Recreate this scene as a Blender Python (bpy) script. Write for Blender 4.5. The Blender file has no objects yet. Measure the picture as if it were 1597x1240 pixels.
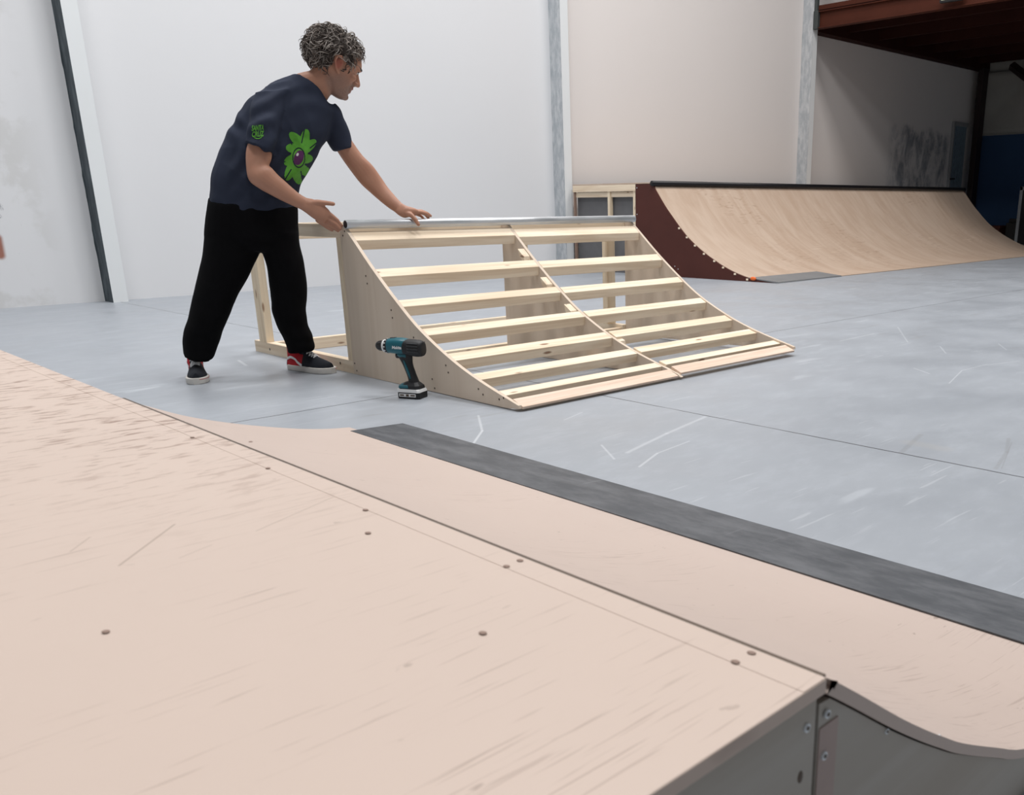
import bpy, bmesh, math, random
from mathutils import Vector, Matrix, noise
from mathutils.bvhtree import BVHTree
import numpy as np
random.seed(7)
C = bpy.context.scene.collection
R_ = math.radians

# ------------------------------------------------------------------ camera
W, H = 1597, 1240
F, CX, CY, CAMH = 1412.3, 1003.5, 763.7, 0.80
yaw, pitch, roll = R_(43.73), R_(17.42), R_(0.30)
fw = Vector((math.cos(pitch)*math.cos(yaw), math.cos(pitch)*math.sin(yaw), -math.sin(pitch)))
rt0 = Vector((math.sin(yaw), -math.cos(yaw), 0)); dn0 = fw.cross(rt0)
rt = math.cos(roll)*rt0 + math.sin(roll)*dn0
dn = -math.sin(roll)*rt0 + math.cos(roll)*dn0
cam = bpy.data.cameras.new('camera'); camo = bpy.data.objects.new('camera', cam); C.objects.link(camo)
camo.matrix_world = Matrix(((rt.x, -dn.x, -fw.x, 0), (rt.y, -dn.y, -fw.y, 0), (rt.z, -dn.z, -fw.z, CAMH), (0, 0, 0, 1)))
cam.sensor_width = 36; cam.lens = F/W*36
cam.shift_x = (W/2-CX)/W; cam.shift_y = (CY-H/2)/W
cam.clip_start = 0.02; cam.clip_end = 100
cam.dof.use_dof = True; cam.dof.focus_distance = 4.2; cam.dof.aperture_fstop = 11
bpy.context.scene.camera = camo

# ------------------------------------------------------------------ light and exposure
sc = bpy.context.scene
sc.view_settings.view_transform = 'Standard'; sc.view_settings.look = 'None'
sc.view_settings.gamma = 1; sc.view_settings.exposure = -0.90
wd = bpy.data.worlds.new('world'); sc.world = wd; wd.use_nodes = True
wd.node_tree.nodes['Background'].inputs[0].default_value = (0.96, 0.97, 1, 1)
wd.node_tree.nodes['Background'].inputs[1].default_value = 0.42
def lamp(x, y, z, sx, sy, power, col=(1, 0.97, 0.94), rot=(0, 0, 0)):
    l = bpy.data.lights.new('ceiling_lamp_light', 'AREA'); l.shape = 'RECTANGLE'; l.size = sx; l.size_y = sy
    l.energy = power; l.color = col
    o = bpy.data.objects.new('ceiling_lamp_light', l); o.location = (x, y, z); o.rotation_euler = rot; C.objects.link(o)
for lx, ly, pw in ((0.8, 6.0, 430), (5.0, 5.8, 520), (9.8, 5.4, 400), (0.8, 1.5, 380), (5.0, 1.5, 520), (9.8, 1.5, 300)):
    lamp(lx, ly, 8.6, 1.8, 1.8, pw, (1, 0.985, 0.98) if lx < 7 else (1, 0.955, 0.93))

def ray(x, y): return rt*((x-CX)/F) + dn*((y-CY)/F) + fw
def on_z(x, y, z=0.0):
    d = ray(x, y); return d*((z-CAMH)/d.z) + Vector((0, 0, CAMH))
VD = Vector((0.40, 0.9165, 0)).normalized(); UD = Vector((VD.y, -VD.x, 0))
def P(x, y, d):                       # point seen at pixel x, y standing at ground distance d
    r = ray(x, y); return r*(d/r.dot(VD)) + Vector((0, 0, CAMH))

# ------------------------------------------------------------------ materials
class NT:
    def __init__(s, name, rough=0.6, metal=0.0, spec=0.5):
        s.m = bpy.data.materials.new(name); s.m.use_nodes = True; s.t = s.m.node_tree
        s.b = s.t.nodes['Principled BSDF']; s.b.inputs['Roughness'].default_value = rough
        s.b.inputs['Metallic'].default_value = metal; s.b.inputs['Specular IOR Level'].default_value = spec
        s.tc = s.t.nodes.new('ShaderNodeTexCoord').outputs['Object']
    def n(s, k): return s.t.nodes.new(k)
    def put(s, v, sock):
        if isinstance(v, bpy.types.NodeSocket): s.t.links.new(v, sock)
        elif hasattr(v, '__len__') and len(v) == 3 and sock.type == 'RGBA': sock.default_value = (*v, 1)
        else: sock.default_value = v
    def map(s, scale=(1, 1, 1), rot=(0, 0, 0), loc=(0, 0, 0)):
        m = s.n('ShaderNodeMapping'); s.t.links.new(s.tc, m.inputs[0])
        m.inputs['Scale'].default_value = scale; m.inputs['Rotation'].default_value = rot; m.inputs['Location'].default_value = loc
        return m.outputs[0]
    def noise(s, vec=None, scale=5, detail=4, rough=0.5, dist=0.0):
        m = s.n('ShaderNodeTexNoise'); s.t.links.new(vec if vec is not None else s.tc, m.inputs['Vector'])
        m.inputs['Scale'].default_value = scale; m.inputs['Detail'].default_value = detail
        m.inputs['Roughness'].default_value = rough; m.inputs['Distortion'].default_value = dist
        return m.outputs['Fac']
    def ramp(s, f, a, b, lo=0.0, hi=1.0):
        m = s.n('ShaderNodeMapRange'); m.interpolation_type = 'SMOOTHSTEP'; s.t.links.new(f, m.inputs[0])
        for i, v in enumerate((a, b, lo, hi)): m.inputs[i+1].default_value = v
        return m.outputs[0]
    def math(s, op, a, b=0.0, clamp=False):
        m = s.n('ShaderNodeMath'); m.operation = op; m.use_clamp = clamp; s.put(a, m.inputs[0]); s.put(b, m.inputs[1]); return m.outputs[0]
    def vm(s, op, a, b=None, out=0):
        m = s.n('ShaderNodeVectorMath'); m.operation = op; s.put(a, m.inputs[0])
        if b is not None: s.put(b, m.inputs['Scale'] if op == 'SCALE' else m.inputs[1])
        return m.outputs[out]
    def mix(s, f, a, b):
        m = s.n('ShaderNodeMix'); m.data_type = 'RGBA'; s.put(f, m.inputs[0]); s.put(a, m.inputs[6]); s.put(b, m.inputs[7]); return m.outputs[2]
    def seg(s, a, b, w, strength=1.0):    # soft line segment mask
        a = Vector(a); b = Vector(b); ba = b-a
        pa = s.vm('SUBTRACT', s.tc, tuple(a))
        h = s.math('MULTIPLY', s.vm('DOT_PRODUCT', pa, tuple(ba), 1), 1/ba.length_squared, True)
        cv = s.n('ShaderNodeCombineXYZ')
        sv = s.n('ShaderNodeVectorMath'); sv.operation = 'SCALE'; sv.inputs[0].default_value = ba; s.t.links.new(h, sv.inputs['Scale'])
        s.t.nodes.remove(cv)
        d = s.vm('LENGTH', s.vm('SUBTRACT', pa, sv.outputs[0]), None, 1)
        return s.ramp(d, w*0.3, w, strength, 0)
    def streak(s, ang, sx, sy, lo, hi, seed=0, brk=3.0):
        v = s.map((sx, sy, sx), (0, 0, ang), (seed, seed*1.7, 0))
        a = s.ramp(s.noise(v, 1, 2, 0.5, 0.15), lo, hi)
        b = s.ramp(s.noise(s.map((1, 1, 1), (0, 0, 0), (seed*3.1, 5, 2)), brk, 2), 0.5, 0.62)
        return s.math('MULTIPLY', a, b)
    def col(s, c): s.put(c, s.b.inputs['Base Color'])
    def bump(s, h, strength=0.2, dist=0.01):
        m = s.n('ShaderNodeBump'); m.inputs['Strength'].default_value = strength; m.inputs['Distance'].default_value = dist
        s.t.links.new(h, m.inputs['Height']); s.t.links.new(m.outputs[0], s.b.inputs['Normal'])

def simple(name, c, rough=0.6, metal=0.0, var=0.12, scale=12, spec=0.4):
    n = NT(name, rough, metal, spec)
    n.col(n.mix(n.noise(None, scale, 3), tuple(x*(1-var) for x in c), tuple(min(1, x*(1+var)) for x in c))); return n.m

def wood(name, c, axis='X', rough=0.6, knots=0.0, grain=0.22, scl=1.0):
    n = NT(name, rough, 0, 0.3)
    sc3 = {'X': (1.2, 26, 26), 'Y': (26, 1.2, 26), 'Z': (26, 26, 1.2)}[axis]
    g = n.noise(n.map(tuple(v*scl for v in sc3)), 1, 4, 0.6, 0.6)
    info = n.n('ShaderNodeObjectInfo').outputs['Random']
    c2 = n.mix(n.ramp(g, 0.35, 0.7), tuple(v*(1+grain*0.3) for v in c), (c[0]*(1-grain*0.7), c[1]*(1-grain), c[2]*(1-grain*1.3)))
    if knots:
        vo = n.n('ShaderNodeTexVoronoi'); vo.inputs['Scale'].default_value = 1.0; vo.inputs['Randomness'].default_value = 1
        k3 = {'X': (3.3, 13, 13), 'Y': (13, 3.3, 13), 'Z': (13, 13, 3.3)}[axis]
        n.t.links.new(n.map(k3), vo.inputs['Vector'])
        c2 = n.mix(n.ramp(vo.outputs['Distance'], 0.05, 0.12, knots, 0), c2, (0.25, 0.12, 0.06))
    n.col(n.mix(n.math('MULTIPLY', info, 0.16), c2, tuple(v*0.72 for v in c)))
    n.bump(g, 0.12, 0.002)
    return n.m

M = {}
M['pine'] = wood('pine_lumber', (0.90, 0.77, 0.60), 'X', 0.65, 0.9)
M['pine_y'] = wood('pine_lumber_long', (0.84, 0.72, 0.56), 'Y', 0.65, 0.9)
M['pine_z'] = wood('pine_lumber_upright', (0.80, 0.68, 0.51), 'Z', 0.65, 0.8)
M['ply'] = wood('birch_plywood', (0.71, 0.60, 0.485), 'Z', 0.6, 0, 0.08, 0.35)
M['ply_edge'] = wood('plywood_toe_board', (0.80, 0.64, 0.52), 'X', 0.6, 0, 0.2, 1.6)
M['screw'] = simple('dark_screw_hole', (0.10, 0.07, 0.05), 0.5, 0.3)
M['zinc'] = simple('zinc_screw', (0.72, 0.76, 0.79), 0.35, 0.2)
M['stain'] = simple('brown_screw_stain', (0.27, 0.18, 0.14), 0.6)
M['brown_film'] = simple('brown_film_plywood', (0.080, 0.025, 0.019), 0.5, 0, 0.15, 4, 0.2)
M['black_pipe'] = simple('black_painted_pipe', (0.012, 0.011, 0.013), 0.35, 0.2)
M['brown_steel'] = simple('red_brown_painted_steel', (0.075, 0.022, 0.013), 0.55, 0.0, 0.2, 3, 0.12)
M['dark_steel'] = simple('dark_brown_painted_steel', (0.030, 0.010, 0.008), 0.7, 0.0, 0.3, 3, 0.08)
M['column_dark'] = simple('very_dark_steel', (0.022, 0.013, 0.013), 0.5, 0, 0.3)
M['rail_grey'] = simple('dark_grey_rail_steel', (0.05, 0.06, 0.06), 0.5)
M['black'] = simple('black_rubber', (0.013, 0.014, 0.016), 0.55)
M['teal'] = simple('teal_plastic', (0.012, 0.115, 0.15), 0.35, 0, 0.05)
M['white_plastic'] = simple('white_plastic', (0.75, 0.76, 0.76), 0.4, 0, 0.03)
M['orange'] = simple('orange_plastic', (0.8, 0.16, 0.03), 0.5)

n = NT('galvanised_steel', 0.4, 0.55)
g = n.noise(n.map((2, 14, 14)), 3, 4)
n.col(n.mix(g, (0.56, 0.60, 0.63), (0.80, 0.82, 0.84))); n.put(n.ramp(g, 0.3, 0.7, 0.3, 0.45), n.b.inputs['Roughness']); M['galv'] = n.m

# floor: grey-blue painted concrete, saw cut joints, scuffs and paint chips
n = NT('grey_painted_concrete_floor', 0.42, 0, 0.4)
base = n.mix(n.noise(None, 0.6, 3), (0.305, 0.330, 0.362), (0.362, 0.391, 0.428))
base = n.mix(n.ramp(n.noise(n.map((1.0, 2.2, 1), (0, 0, -0.8)), 5, 6, 0.7), 0.42, 0.75, 0, 0.35), base, (0.44, 0.475, 0.52))
base = n.mix(n.math('MULTIPLY', n.streak(0.5, 2.0, 9, 0.60, 0.72, 2, 0.8), 0.35), base, (0.56, 0.60, 0.64))
base = n.mix(n.math('MULTIPLY', n.streak(-1.0, 3.0, 40, 0.66, 0.70, 11, 0.9), 0.28), base, (0.60, 0.63, 0.66))
base = n.mix(n.math('MULTIPLY', n.streak(0.15, 4.0, 60, 0.67, 0.70, 21, 1.1), 0.28), base, (0.60, 0.63, 0.66))
base = n.mix(n.math('MULTIPLY', n.streak(-0.4, 3.0, 12, 0.64, 0.74, 31, 0.7), 0.4), base, (0.27, 0.275, 0.28))
sep = n.n('ShaderNodeSeparateXYZ'); n.t.links.new(n.tc, sep.inputs[0])
wob = n.math('MULTIPLY', n.math('SUBTRACT', n.noise(None, 6, 2), 0.5), 0.010)
for k, off in ((0, 2.725), (1, 3.54), (1, -2.5), (0, 8.9)):
    v = n.math('ABSOLUTE', n.math('SUBTRACT', n.math('ADD', sep.outputs[k], wob), off))
    lim = 1.0
    j = n.ramp(v, 0.0022, 0.0052, 1.0, 0)
    base = n.mix(n.math('MULTIPLY', j, n.ramp(n.noise(None, 3, 2), 0.25, 0.5, 0.45, 0.95)), base, (0.05, 0.052, 0.058))
light = (0.68, 0.71, 0.74); dark = (0.20, 0.20, 0.20)
for (x1, y1, x2, y2, w, c, st) in ((978, 706, 1040, 676, .012, light, .6), (1040, 676, 1100, 650, .012, light, .6), (997, 728, 1025, 707, .007, light, .8), (1025, 707, 1075, 688, .006, light, .6),
        (738, 692, 752, 672, .007, light, 1), (752, 672, 746, 648, .007, light, .8), (938, 694, 958, 716, .006, light, .7), (1405, 706, 1436, 678, .014, dark, .5),
        (1553, 731, 1570, 705, .010, dark, .5), (1570, 705, 1573, 684, .010, dark, .5), (1562, 731, 1578, 690, .003, dark, .6), (1310, 532, 1364, 520, .008, light, .7),
        (1400, 510, 1416, 534, .006, light, .6), (1525, 571, 1590, 563, .005, light, .7), (1480, 598, 1500, 578, .005, light, .7), (1500, 578, 1540, 568, .005, light, .6), (1425, 574, 1450, 583, .006, light, .7),
        (1466, 540, 1475, 551, .006, light, .7), (1557, 536, 1570, 546, .006, light, .7), (372, 562, 384, 570, .012, light, .8), (200, 612, 245, 603, .03, light, .35), (880, 655, 908, 643, .006, light, .5), (1420, 690, 1470, 700, .05, (0.42, 0.41, 0.39), .5)):
    base = n.mix(n.seg(on_z(x1, y1), on_z(x2, y2), w, st*0.5), base, c)
n.col(base); n.bump(n.noise(None, 25, 5), 0.05, 0.004)
n.put(n.ramp(n.noise(None, 2, 4), 0.3, 0.7, 0.34, 0.5), n.b.inputs['Roughness']); M['floor'] = n.m

def on_wall(x, y):
    q = ray(x, y); return q*(9.25/q.y)+Vector((0, 0, CAMH))
def wallmat(name, c, right=False):
    n = NT(name, 0.75, 0, 0.3)
    b = n.mix(n.noise(None, 0.7, 3), tuple(x*0.97 for x in c), c)
    sp = n.n('ShaderNodeSeparateXYZ'); n.t.links.new(n.tc, sp.inputs[0])
    x, z = sp.outputs[0], sp.outputs[2]
    # left bay: patched plaster, scuffs low down, bit of bare brick
    lm = n.ramp(x, 2.15, 2.45, 1, 0)
    pt = n.ramp(n.noise(None, 1.7, 5, 0.6), 0.46, 0.56)
    b = n.mix(n.math('MULTIPLY', n.math('MULTIPLY', lm, pt), 0.5), b, (0.56, 0.56, 0.545))
    sc_ = n.ramp(n.noise(n.map((5, 1, 2.0), (0, 0.5, 0)), 2.2, 7, 0.75), 0.60, 0.66)
    low = n.math('MULTIPLY', n.ramp(z, 0.1, 0.5, 0, 1), n.ramp(z, 1.0, 1.5, 1, 0))
    b = n.mix(n.math('MULTIPLY', n.math('MULTIPLY', sc_, low), n.math('MULTIPLY', n.ramp(x, 1.95, 2.2, 1, 0), 0.75)), b, (0.30, 0.31, 0.33))
    if not right: b = n.mix(n.seg(on_wall(-4, 372), on_wall(1, 398), .05, .9), b, (0.30, 0.09, 0.045))
    # peeling patch under the mezzanine
    pm = n.math('MULTIPLY', n.ramp(x, 16.2, 16.9), n.ramp(x, 18.7, 19.0, 1, 0))
    pm = n.math('MULTIPLY', pm, n.ramp(n.math('ADD', z, n.math('MULTIPLY', n.noise(None, 3, 3), 0.6)), 2.35, 2.55, 1, 0))
    pk = n.ramp(n.noise(n.map((1.5, 1, 0.75)), 2.4, 7, 0.75, 0.4), 0.38, 0.66, 0, .75)
    b = n.mix(n.math('MULTIPLY', pm, pk), b, (0.13, 0.155, 0.20))
    n.col(b); n.bump(n.noise(None, 9, 5), 0.10, 0.01); return n.m
M['wall_cool'] = wallmat('cool_white_wall', (0.74, 0.75, 0.765))
M['wall_warm'] = wallmat('warm_white_wall', (0.79, 0.755, 0.735))  # back wall tint: cooler white on the left part, warmer on the right
M['col_white'] = simple('white_column_paint', (0.76, 0.79, 0.80), 0.6, 0, 0.03, 2)
n = NT('dark_green_grey_paint', 0.6); g = n.noise(n.map((3, 3, 1)), 5, 4)
n.col(n.mix(n.ramp(g, 0.4, 0.75), (0.030, 0.045, 0.055), (0.085, 0.11, 0.125))); M['col_dark'] = n.m
n = NT('mottled_grey_concrete_column', 0.8); g = n.noise(n.map((6, 6, 2.2)), 3, 6, 0.7)
n.col(n.mix(n.ramp(g, 0.35, 0.7), (0.37, 0.40, 0.425), (0.55, 0.57, 0.585))); M['col_grey'] = n.m
n = NT('blue_and_white_end_wall', 0.8); sp = n.n('ShaderNodeSeparateXYZ'); n.t.links.new(n.tc, sp.inputs[0])
n.col(n.mix(n.noise(None, 1.5, 4), (0.022, 0.062, 0.15), (0.03, 0.08, 0.185))); M['blue'] = n.m
M['tarp'] = simple('pale_grey_sheeting', (0.36, 0.36, 0.34), 0.7, 0, 0.12, 2)

# near plywood riding faces
def rampply(name, c, ang, dens=1.0, grime=0.0):
    n = NT(name, 0.5, 0, 0.35)
    b = n.mix(n.noise(None, 3, 4), tuple(x*0.94 for x in c), c)
    dk = (c[0]*0.52, c[1]*0.47, c[2]*0.45)
    b = n.mix(n.math('MULTIPLY', n.streak(ang, 7, 130, 0.62, 0.70, 3, 3.2), 0.35*dens), b, dk)
    b = n.mix(n.math('MULTIPLY', n.streak(ang+0.5, 8, 200, 0.63, 0.70, 13, 3.6), 0.35*dens), b, dk)
    b = n.mix(n.math('MULTIPLY', n.streak(ang-0.9, 5, 240, 0.66, 0.71, 23, 2.8), 0.45*dens), b, dk)
    b = n.mix(n.math('MULTIPLY', n.streak(ang+1.5, 26, 60, 0.70, 0.76, 33, 6), 0.5*dens), b, tuple(x*0.8 for x in dk))
    if grime:
        sp = n.n('ShaderNodeSeparateXYZ'); n.t.links.new(n.tc, sp.inputs[0])
        m = n.math('MULTIPLY', n.ramp(sp.outputs[0], 0.05, 0.58), n.ramp(sp.outputs[1], 0.9, 1.9))
        s1 = n.ramp(n.noise(n.map((16, 55, 5), (0, 0, ang-0.2)), 1, 4, 0.6), 0.52, 0.66)
        b = n.mix(n.math('MULTIPLY', n.math('MULTIPLY', m, s1), grime), b, (c[0]*0.48, c[1]*0.40, c[2]*0.36))
    n.col(b); n.bump(n.noise(None, 60, 3), 0.04, 0.002); return n, b
n, b = rampply('worn_plywood_deck', (0.635, 0.515, 0.44), 0.35, 1.0, 0.95)
for (x1, y1, x2, y2, w, st) in ((186, 882, 272, 818, .0025, .6), (400, 828, 520, 775, .002, .4), (110, 860, 140, 838, .002, .4), (280, 870, 330, 850, .002, .3), (0, 676, 70, 668, .003, .5)):
    b = n.mix(n.seg(on_z(x1, y1, .415), on_z(x2, y2, .415), w, st), b, (0.33, 0.25, 0.20))
n.col(b); M['deck_near'] = n.m
n, b = rampply('worn_plywood_transition', (0.575, 0.472, 0.415), 0.1, 1.0); M['trans_near'] = n.m
n = NT('birch_riding_surface', 0.45, 0, 0.35)
g = n.noise(n.map((2.2, 0.5, 0.5), (0, 0, 0.55)), 2.6, 6, 0.65, 0.5)
b = n.mix(n.ramp(g, 0.3, 0.7), (0.60, 0.475, 0.375), (0.51, 0.38, 0.285))
b = n.mix(n.math('MULTIPLY', n.streak(0.35, 8, 60, 0.55, 0.72, 5, 1.0), 0.45), b, (0.34, 0.22, 0.15))
b = n.mix(n.math('MULTIPLY', n.streak(0.9, 2.5, 45, 0.64, 0.70, 15, 0.8), 0.5), b, (0.72, 0.60, 0.48))
n.col(b); M['trans_far'] = n.m
M['grey_ply'] = wood('weathered_grey_plywood', (0.45, 0.425, 0.385), 'X', 0.65, 0, 0.13, 0.35)
M['grey_ply_dark'] = wood('plywood_edge_grey', (0.20, 0.165, 0.13), 'X', 0.7, 0, 0.3, 0.6)
n = NT('dark_grey_threshold_sheet', 0.5, 0.1, 0.5)
b = n.mix(n.ramp(n.noise(n.map((6, 2, 1), (0, 0, 0.4)), 2.5, 7, 0.7), 0.35, 0.7), (0.055, 0.062, 0.072), (0.12, 0.128, 0.14))
b = n.mix(n.math('MULTIPLY', n.streak(0.3, 3, 40, 0.62, 0.70, 9, 2.5), 0.6), b, (0.25, 0.26, 0.27))
n.col(b); M['strip'] = n.m
M['strip_far'] = simple('grey_threshold_sheet', (0.20, 0.205, 0.21), 0.55, 0, 0.2, 3)
M['board_grey'] = simple('steel_grey_frame', (0.32, 0.33, 0.34), 0.5)
M['screen'] = simple('black_board_face', (0.01, 0.01, 0.012), 0.4)
M['yellow'] = simple('pale_lamp_glass', (0.5, 0.5, 0.36), 0.3)
# person
n = NT('skin', 0.5, 0, 0.35); n.col(n.mix(n.noise(None, 14, 4), (0.42, 0.205, 0.135), (0.53, 0.285, 0.195)))
n.b.inputs['Subsurface Weight'].default_value = 0.06; n.b.inputs['Subsurface Radius'].default_value = (0.02, 0.008, 0.004); M['skin'] = n.m
M['stubble'] = simple('stubbled_skin', (0.30, 0.175, 0.13), 0.6, 0, 0.22, 90)
M['lip'] = simple('lip_skin', (0.33, 0.12, 0.10), 0.5)
M['nail'] = simple('finger_nail', (0.62, 0.42, 0.36), 0.35)
n = NT('grey_brown_curly_hair', 0.55, 0, 0.3); g = n.noise(n.map((30, 30, 30)), 1, 3)
n.col(n.mix(n.ramp(g, 0.35, 0.68), (0.06, 0.047, 0.040), (0.24, 0.20, 0.172))); M['hair'] = n.m
M['hair_dark'] = simple('dark_hair_root', (0.055, 0.043, 0.037), 0.8)
M['shirt'] = simple('faded_navy_cotton', (0.024, 0.031, 0.054), 0.85, 0, 0.35, 5, 0.25)
M['trousers'] = simple('black_jersey', (0.0038, 0.0038, 0.0045), 0.95, 0, 0.2, 20, 0.12)
M['print_green'] = simple('green_print', (0.10, 0.36, 0.035), 0.7, 0, 0.25, 60)
M['print_dark'] = simple('dark_print', (0.01, 0.02, 0.01), 0.8)
M['print_purple'] = simple('purple_print', (0.10, 0.02, 0.10), 0.7)
M['print_white'] = simple('white_print', (0.7, 0.68, 0.68), 0.7)
M['red'] = simple('red_canvas', (0.48, 0.012, 0.022), 0.8)
M['suede'] = simple('black_suede', (0.012, 0.015, 0.022), 0.85)
M['rubber_white'] = simple('off_white_rubber', (0.66, 0.64, 0.60), 0.6, 0, 0.1, 25)
M['lace'] = simple('white_lace', (0.80, 0.80, 0.80), 0.8)
M['eye'] = simple('eye_white', (0.6, 0.58, 0.55), 0.2)

# ------------------------------------------------------------------ mesh helpers
class MB:
    def __init__(s): s.v = []; s.f = []; s.mi = []
    def add(s, vs, fs, mi=0):
        o = len(s.v); s.v += [tuple(v) for v in vs]; s.f += [tuple(i+o for i in f) for f in fs]; s.mi += [mi]*len(fs); return s
    def box(s, x0, x1, y0, y1, z0, z1, mi=0):
        return s.add([(x, y, z) for z in (z0, z1) for y in (y0, y1) for x in (x0, x1)],
                     [(0, 2, 3, 1), (4, 5, 7, 6), (0, 1, 5, 4), (2, 6, 7, 3), (0, 4, 6, 2), (1, 3, 7, 5)], mi)
    def obox(s, c, ax, ay, az, mi=0):      # centre and three half axes
        c, ax, ay, az = map(Vector, (c, ax, ay, az))
        return s.add([c+ax*i+ay*j+az*k for k in (-1, 1) for j in (-1, 1) for i in (-1, 1)],
                     [(0, 2, 3, 1), (4, 5, 7, 6), (0, 1, 5, 4), (2, 6, 7, 3), (0, 4, 6, 2), (1, 3, 7, 5)], mi)
    def prism(s, pts, x0, x1, mi=0):        # pts in (y, z), extruded along x
        k = len(pts); vs = [(x0, a, b) for a, b in pts]+[(x1, a, b) for a, b in pts]
        return s.add(vs, [tuple(range(k)), tuple(range(2*k-1, k-1, -1))]+[(i, k+i, k+(i+1) % k, (i+1) % k) for i in range(k)], mi)
    def sheet(s, top, th, x0, x1, nx=1, mi=0):   # curved board: top profile (y, z) with thickness below
        low = []
        for i, (y, z) in enumerate(top):
            a = Vector(top[max(0, i-1)]); b = Vector(top[min(len(top)-1, i+1)]); t = (b-a).normalized(); nn = Vector((-t.y, t.x))
            if nn.y > 0: nn = -nn
            low.append((y+nn.x*th, z+nn.y*th))
        k = len(top); vs = []
        for x in (x0, x1): vs += [(x, *p) for p in top]+[(x, *p) for p in low]
        fs = []
        for i in range(k-1):
            fs += [(i, i+1, 2*k+i+1, 2*k+i), (k+i+1, k+i, 3*k+i, 3*k+i+1), (i, k+i, k+i+1, i+1), (2*k+i, 2*k+i+1, 3*k+i+1, 3*k+i)]
        fs += [(0, 2*k, 3*k, k), (k-1, 2*k-1, 4*k-1, 3*k-1)]
        return s.add(vs, fs, mi)
    def rings(s, rings, mi=0, cap=True):
        k = len(rings[0]); vs = [p for r in rings for p in r]; fs = []
        for i in range(len(rings)-1):
            for j in range(k): fs.append((i*k+j, i*k+(j+1) % k, (i+1)*k+(j+1) % k, (i+1)*k+j))
        if cap:
            a = sum((Vector(p) for p in rings[0]), Vector())/k; b = sum((Vector(p) for p in rings[-1]), Vector())/k
            n0 = len(vs); vs += [a, b]; m = (len(rings)-1)*k
            for j in range(k): fs += [(n0, (j+1) % k, j), (n0+1, m+j, m+(j+1) % k)]
        return s.add(vs, fs, mi)
    def tube(s, pts, rad, n=10, mi=0, round_caps=False, flat=1.0, up=None):
        pts = [Vector(p) for p in pts]
        if not hasattr(rad, '__len__'): rad = [rad]*len(pts)
        rad = list(rad)
        if round_caps:
            t0 = (pts[0]-pts[1]).normalized(); t1 = (pts[-1]-pts[-2]).normalized(); r0, r1 = rad[0], rad[-1]
            a = [(pts[0]+t0*r0*math.sin(q), r0*math.cos(q)) for q in (1.35, .95, .5)]
            b = [(pts[-1]+t1*r1*math.sin(q), r1*math.cos(q)) for q in (.5, .95, 1.35)]
            pts = [p for p, _ in a]+pts+[p for p, _ in b]; rad = [r for _, r in a]+rad+[r for _, r in b]
        rr = []; prev = None
        for i, p in enumerate(pts):
            t = (pts[min(i+1, len(pts)-1)]-pts[max(i-1, 0)]).normalized()
            ref = up if up is not None else (prev if prev is not None else (Vector((0, 0, 1)) if abs(t.z) < .9 else Vector((1, 0, 0))))
            x = (Vector(ref)-t*Vector(ref).dot(t)).normalized(); prev = x; y = t.cross(x)
            rr.append([p+(x*math.cos(2*math.pi*j/n)*flat+y*math.sin(2*math.pi*j/n))*rad[i] for j in range(n)])
        return s.rings(rr, mi)
    def ell(s, c, ax, ay, az, nu=20, nv=12, mi=0):
        c, ax, ay, az = map(Vector, (c, ax, ay, az)); rr = []
        for i in range(1, nv):
            t = math.pi*i/nv
            rr.append([c+az*math.cos(t)+(ax*math.cos(2*math.pi*j/nu)+ay*math.sin(2*math.pi*j/nu))*math.sin(t) for j in range(nu)])
        k0 = len(s.v); s.rings(rr, mi)
        s.v[-2] = tuple(c+az); s.v[-1] = tuple(c-az); return s
    def mesh(s, name, mats):
        me = bpy.data.meshes.new(name); me.from_pydata(s.v, [], s.f)
        for m in (mats if isinstance(mats, (list, tuple)) else [mats]): me.materials.append(m)
        me.polygons.foreach_set('material_index', s.mi); me.update()
        bm = bmesh.new(); bm.from_mesh(me); bmesh.ops.recalc_face_normals(bm, faces=bm.faces); bm.to_mesh(me); bm.free()
        return me
    def obj(s, name, mats, parent=None, smooth=False, bevel=0.0, seg=2):
        o = bpy.data.objects.new(name, s.mesh(name, mats)); C.objects.link(o); o.parent = parent
        if smooth:
            o.data.polygons.foreach_set('use_smooth', [True]*len(o.data.polygons))
        if bevel:
            b = o.modifiers.new('bevel', 'BEVEL'); b.width = bevel; b.segments = seg; b.limit_method = 'ANGLE'; b.angle_limit = R_(35)
        return o

def thing(name, label, cat, loc=(0, 0, 0), rz=0, group=None):
    o = bpy.data.objects.new(name, None); C.objects.link(o); o.location = loc; o.rotation_euler = (0, 0, rz); o.empty_display_size = .1
    o['label'] = label; o['category'] = cat
    if group: o['group'] = group
    bpy.context.view_layer.update()
    return o
def tag(o, label, cat): o['label'] = label; o['category'] = cat; return o
def struct(o): o['kind'] = 'structure'; return o
def keep(o, parent):                       # parent without moving
    o.parent = parent; o.matrix_parent_inverse = parent.matrix_world.inverted(); return o
def lab(o, t): o['label'] = t; return o
def crom(vals, n):                         # Catmull-Rom through a list of tuples
    out = []; v = [np.array(a, float) for a in vals]
    for i in range(len(v)-1):
        p0, p1, p2, p3 = v[max(i-1, 0)], v[i], v[i+1], v[min(i+2, len(v)-1)]
        for k in range(n):
            t = k/n; out.append(0.5*((2*p1)+(-p0+p2)*t+(2*p0-5*p1+4*p2-p3)*t*t+(-p0+3*p1-3*p2+p3)*t**3))
    out.append(v[-1]); return out

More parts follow.
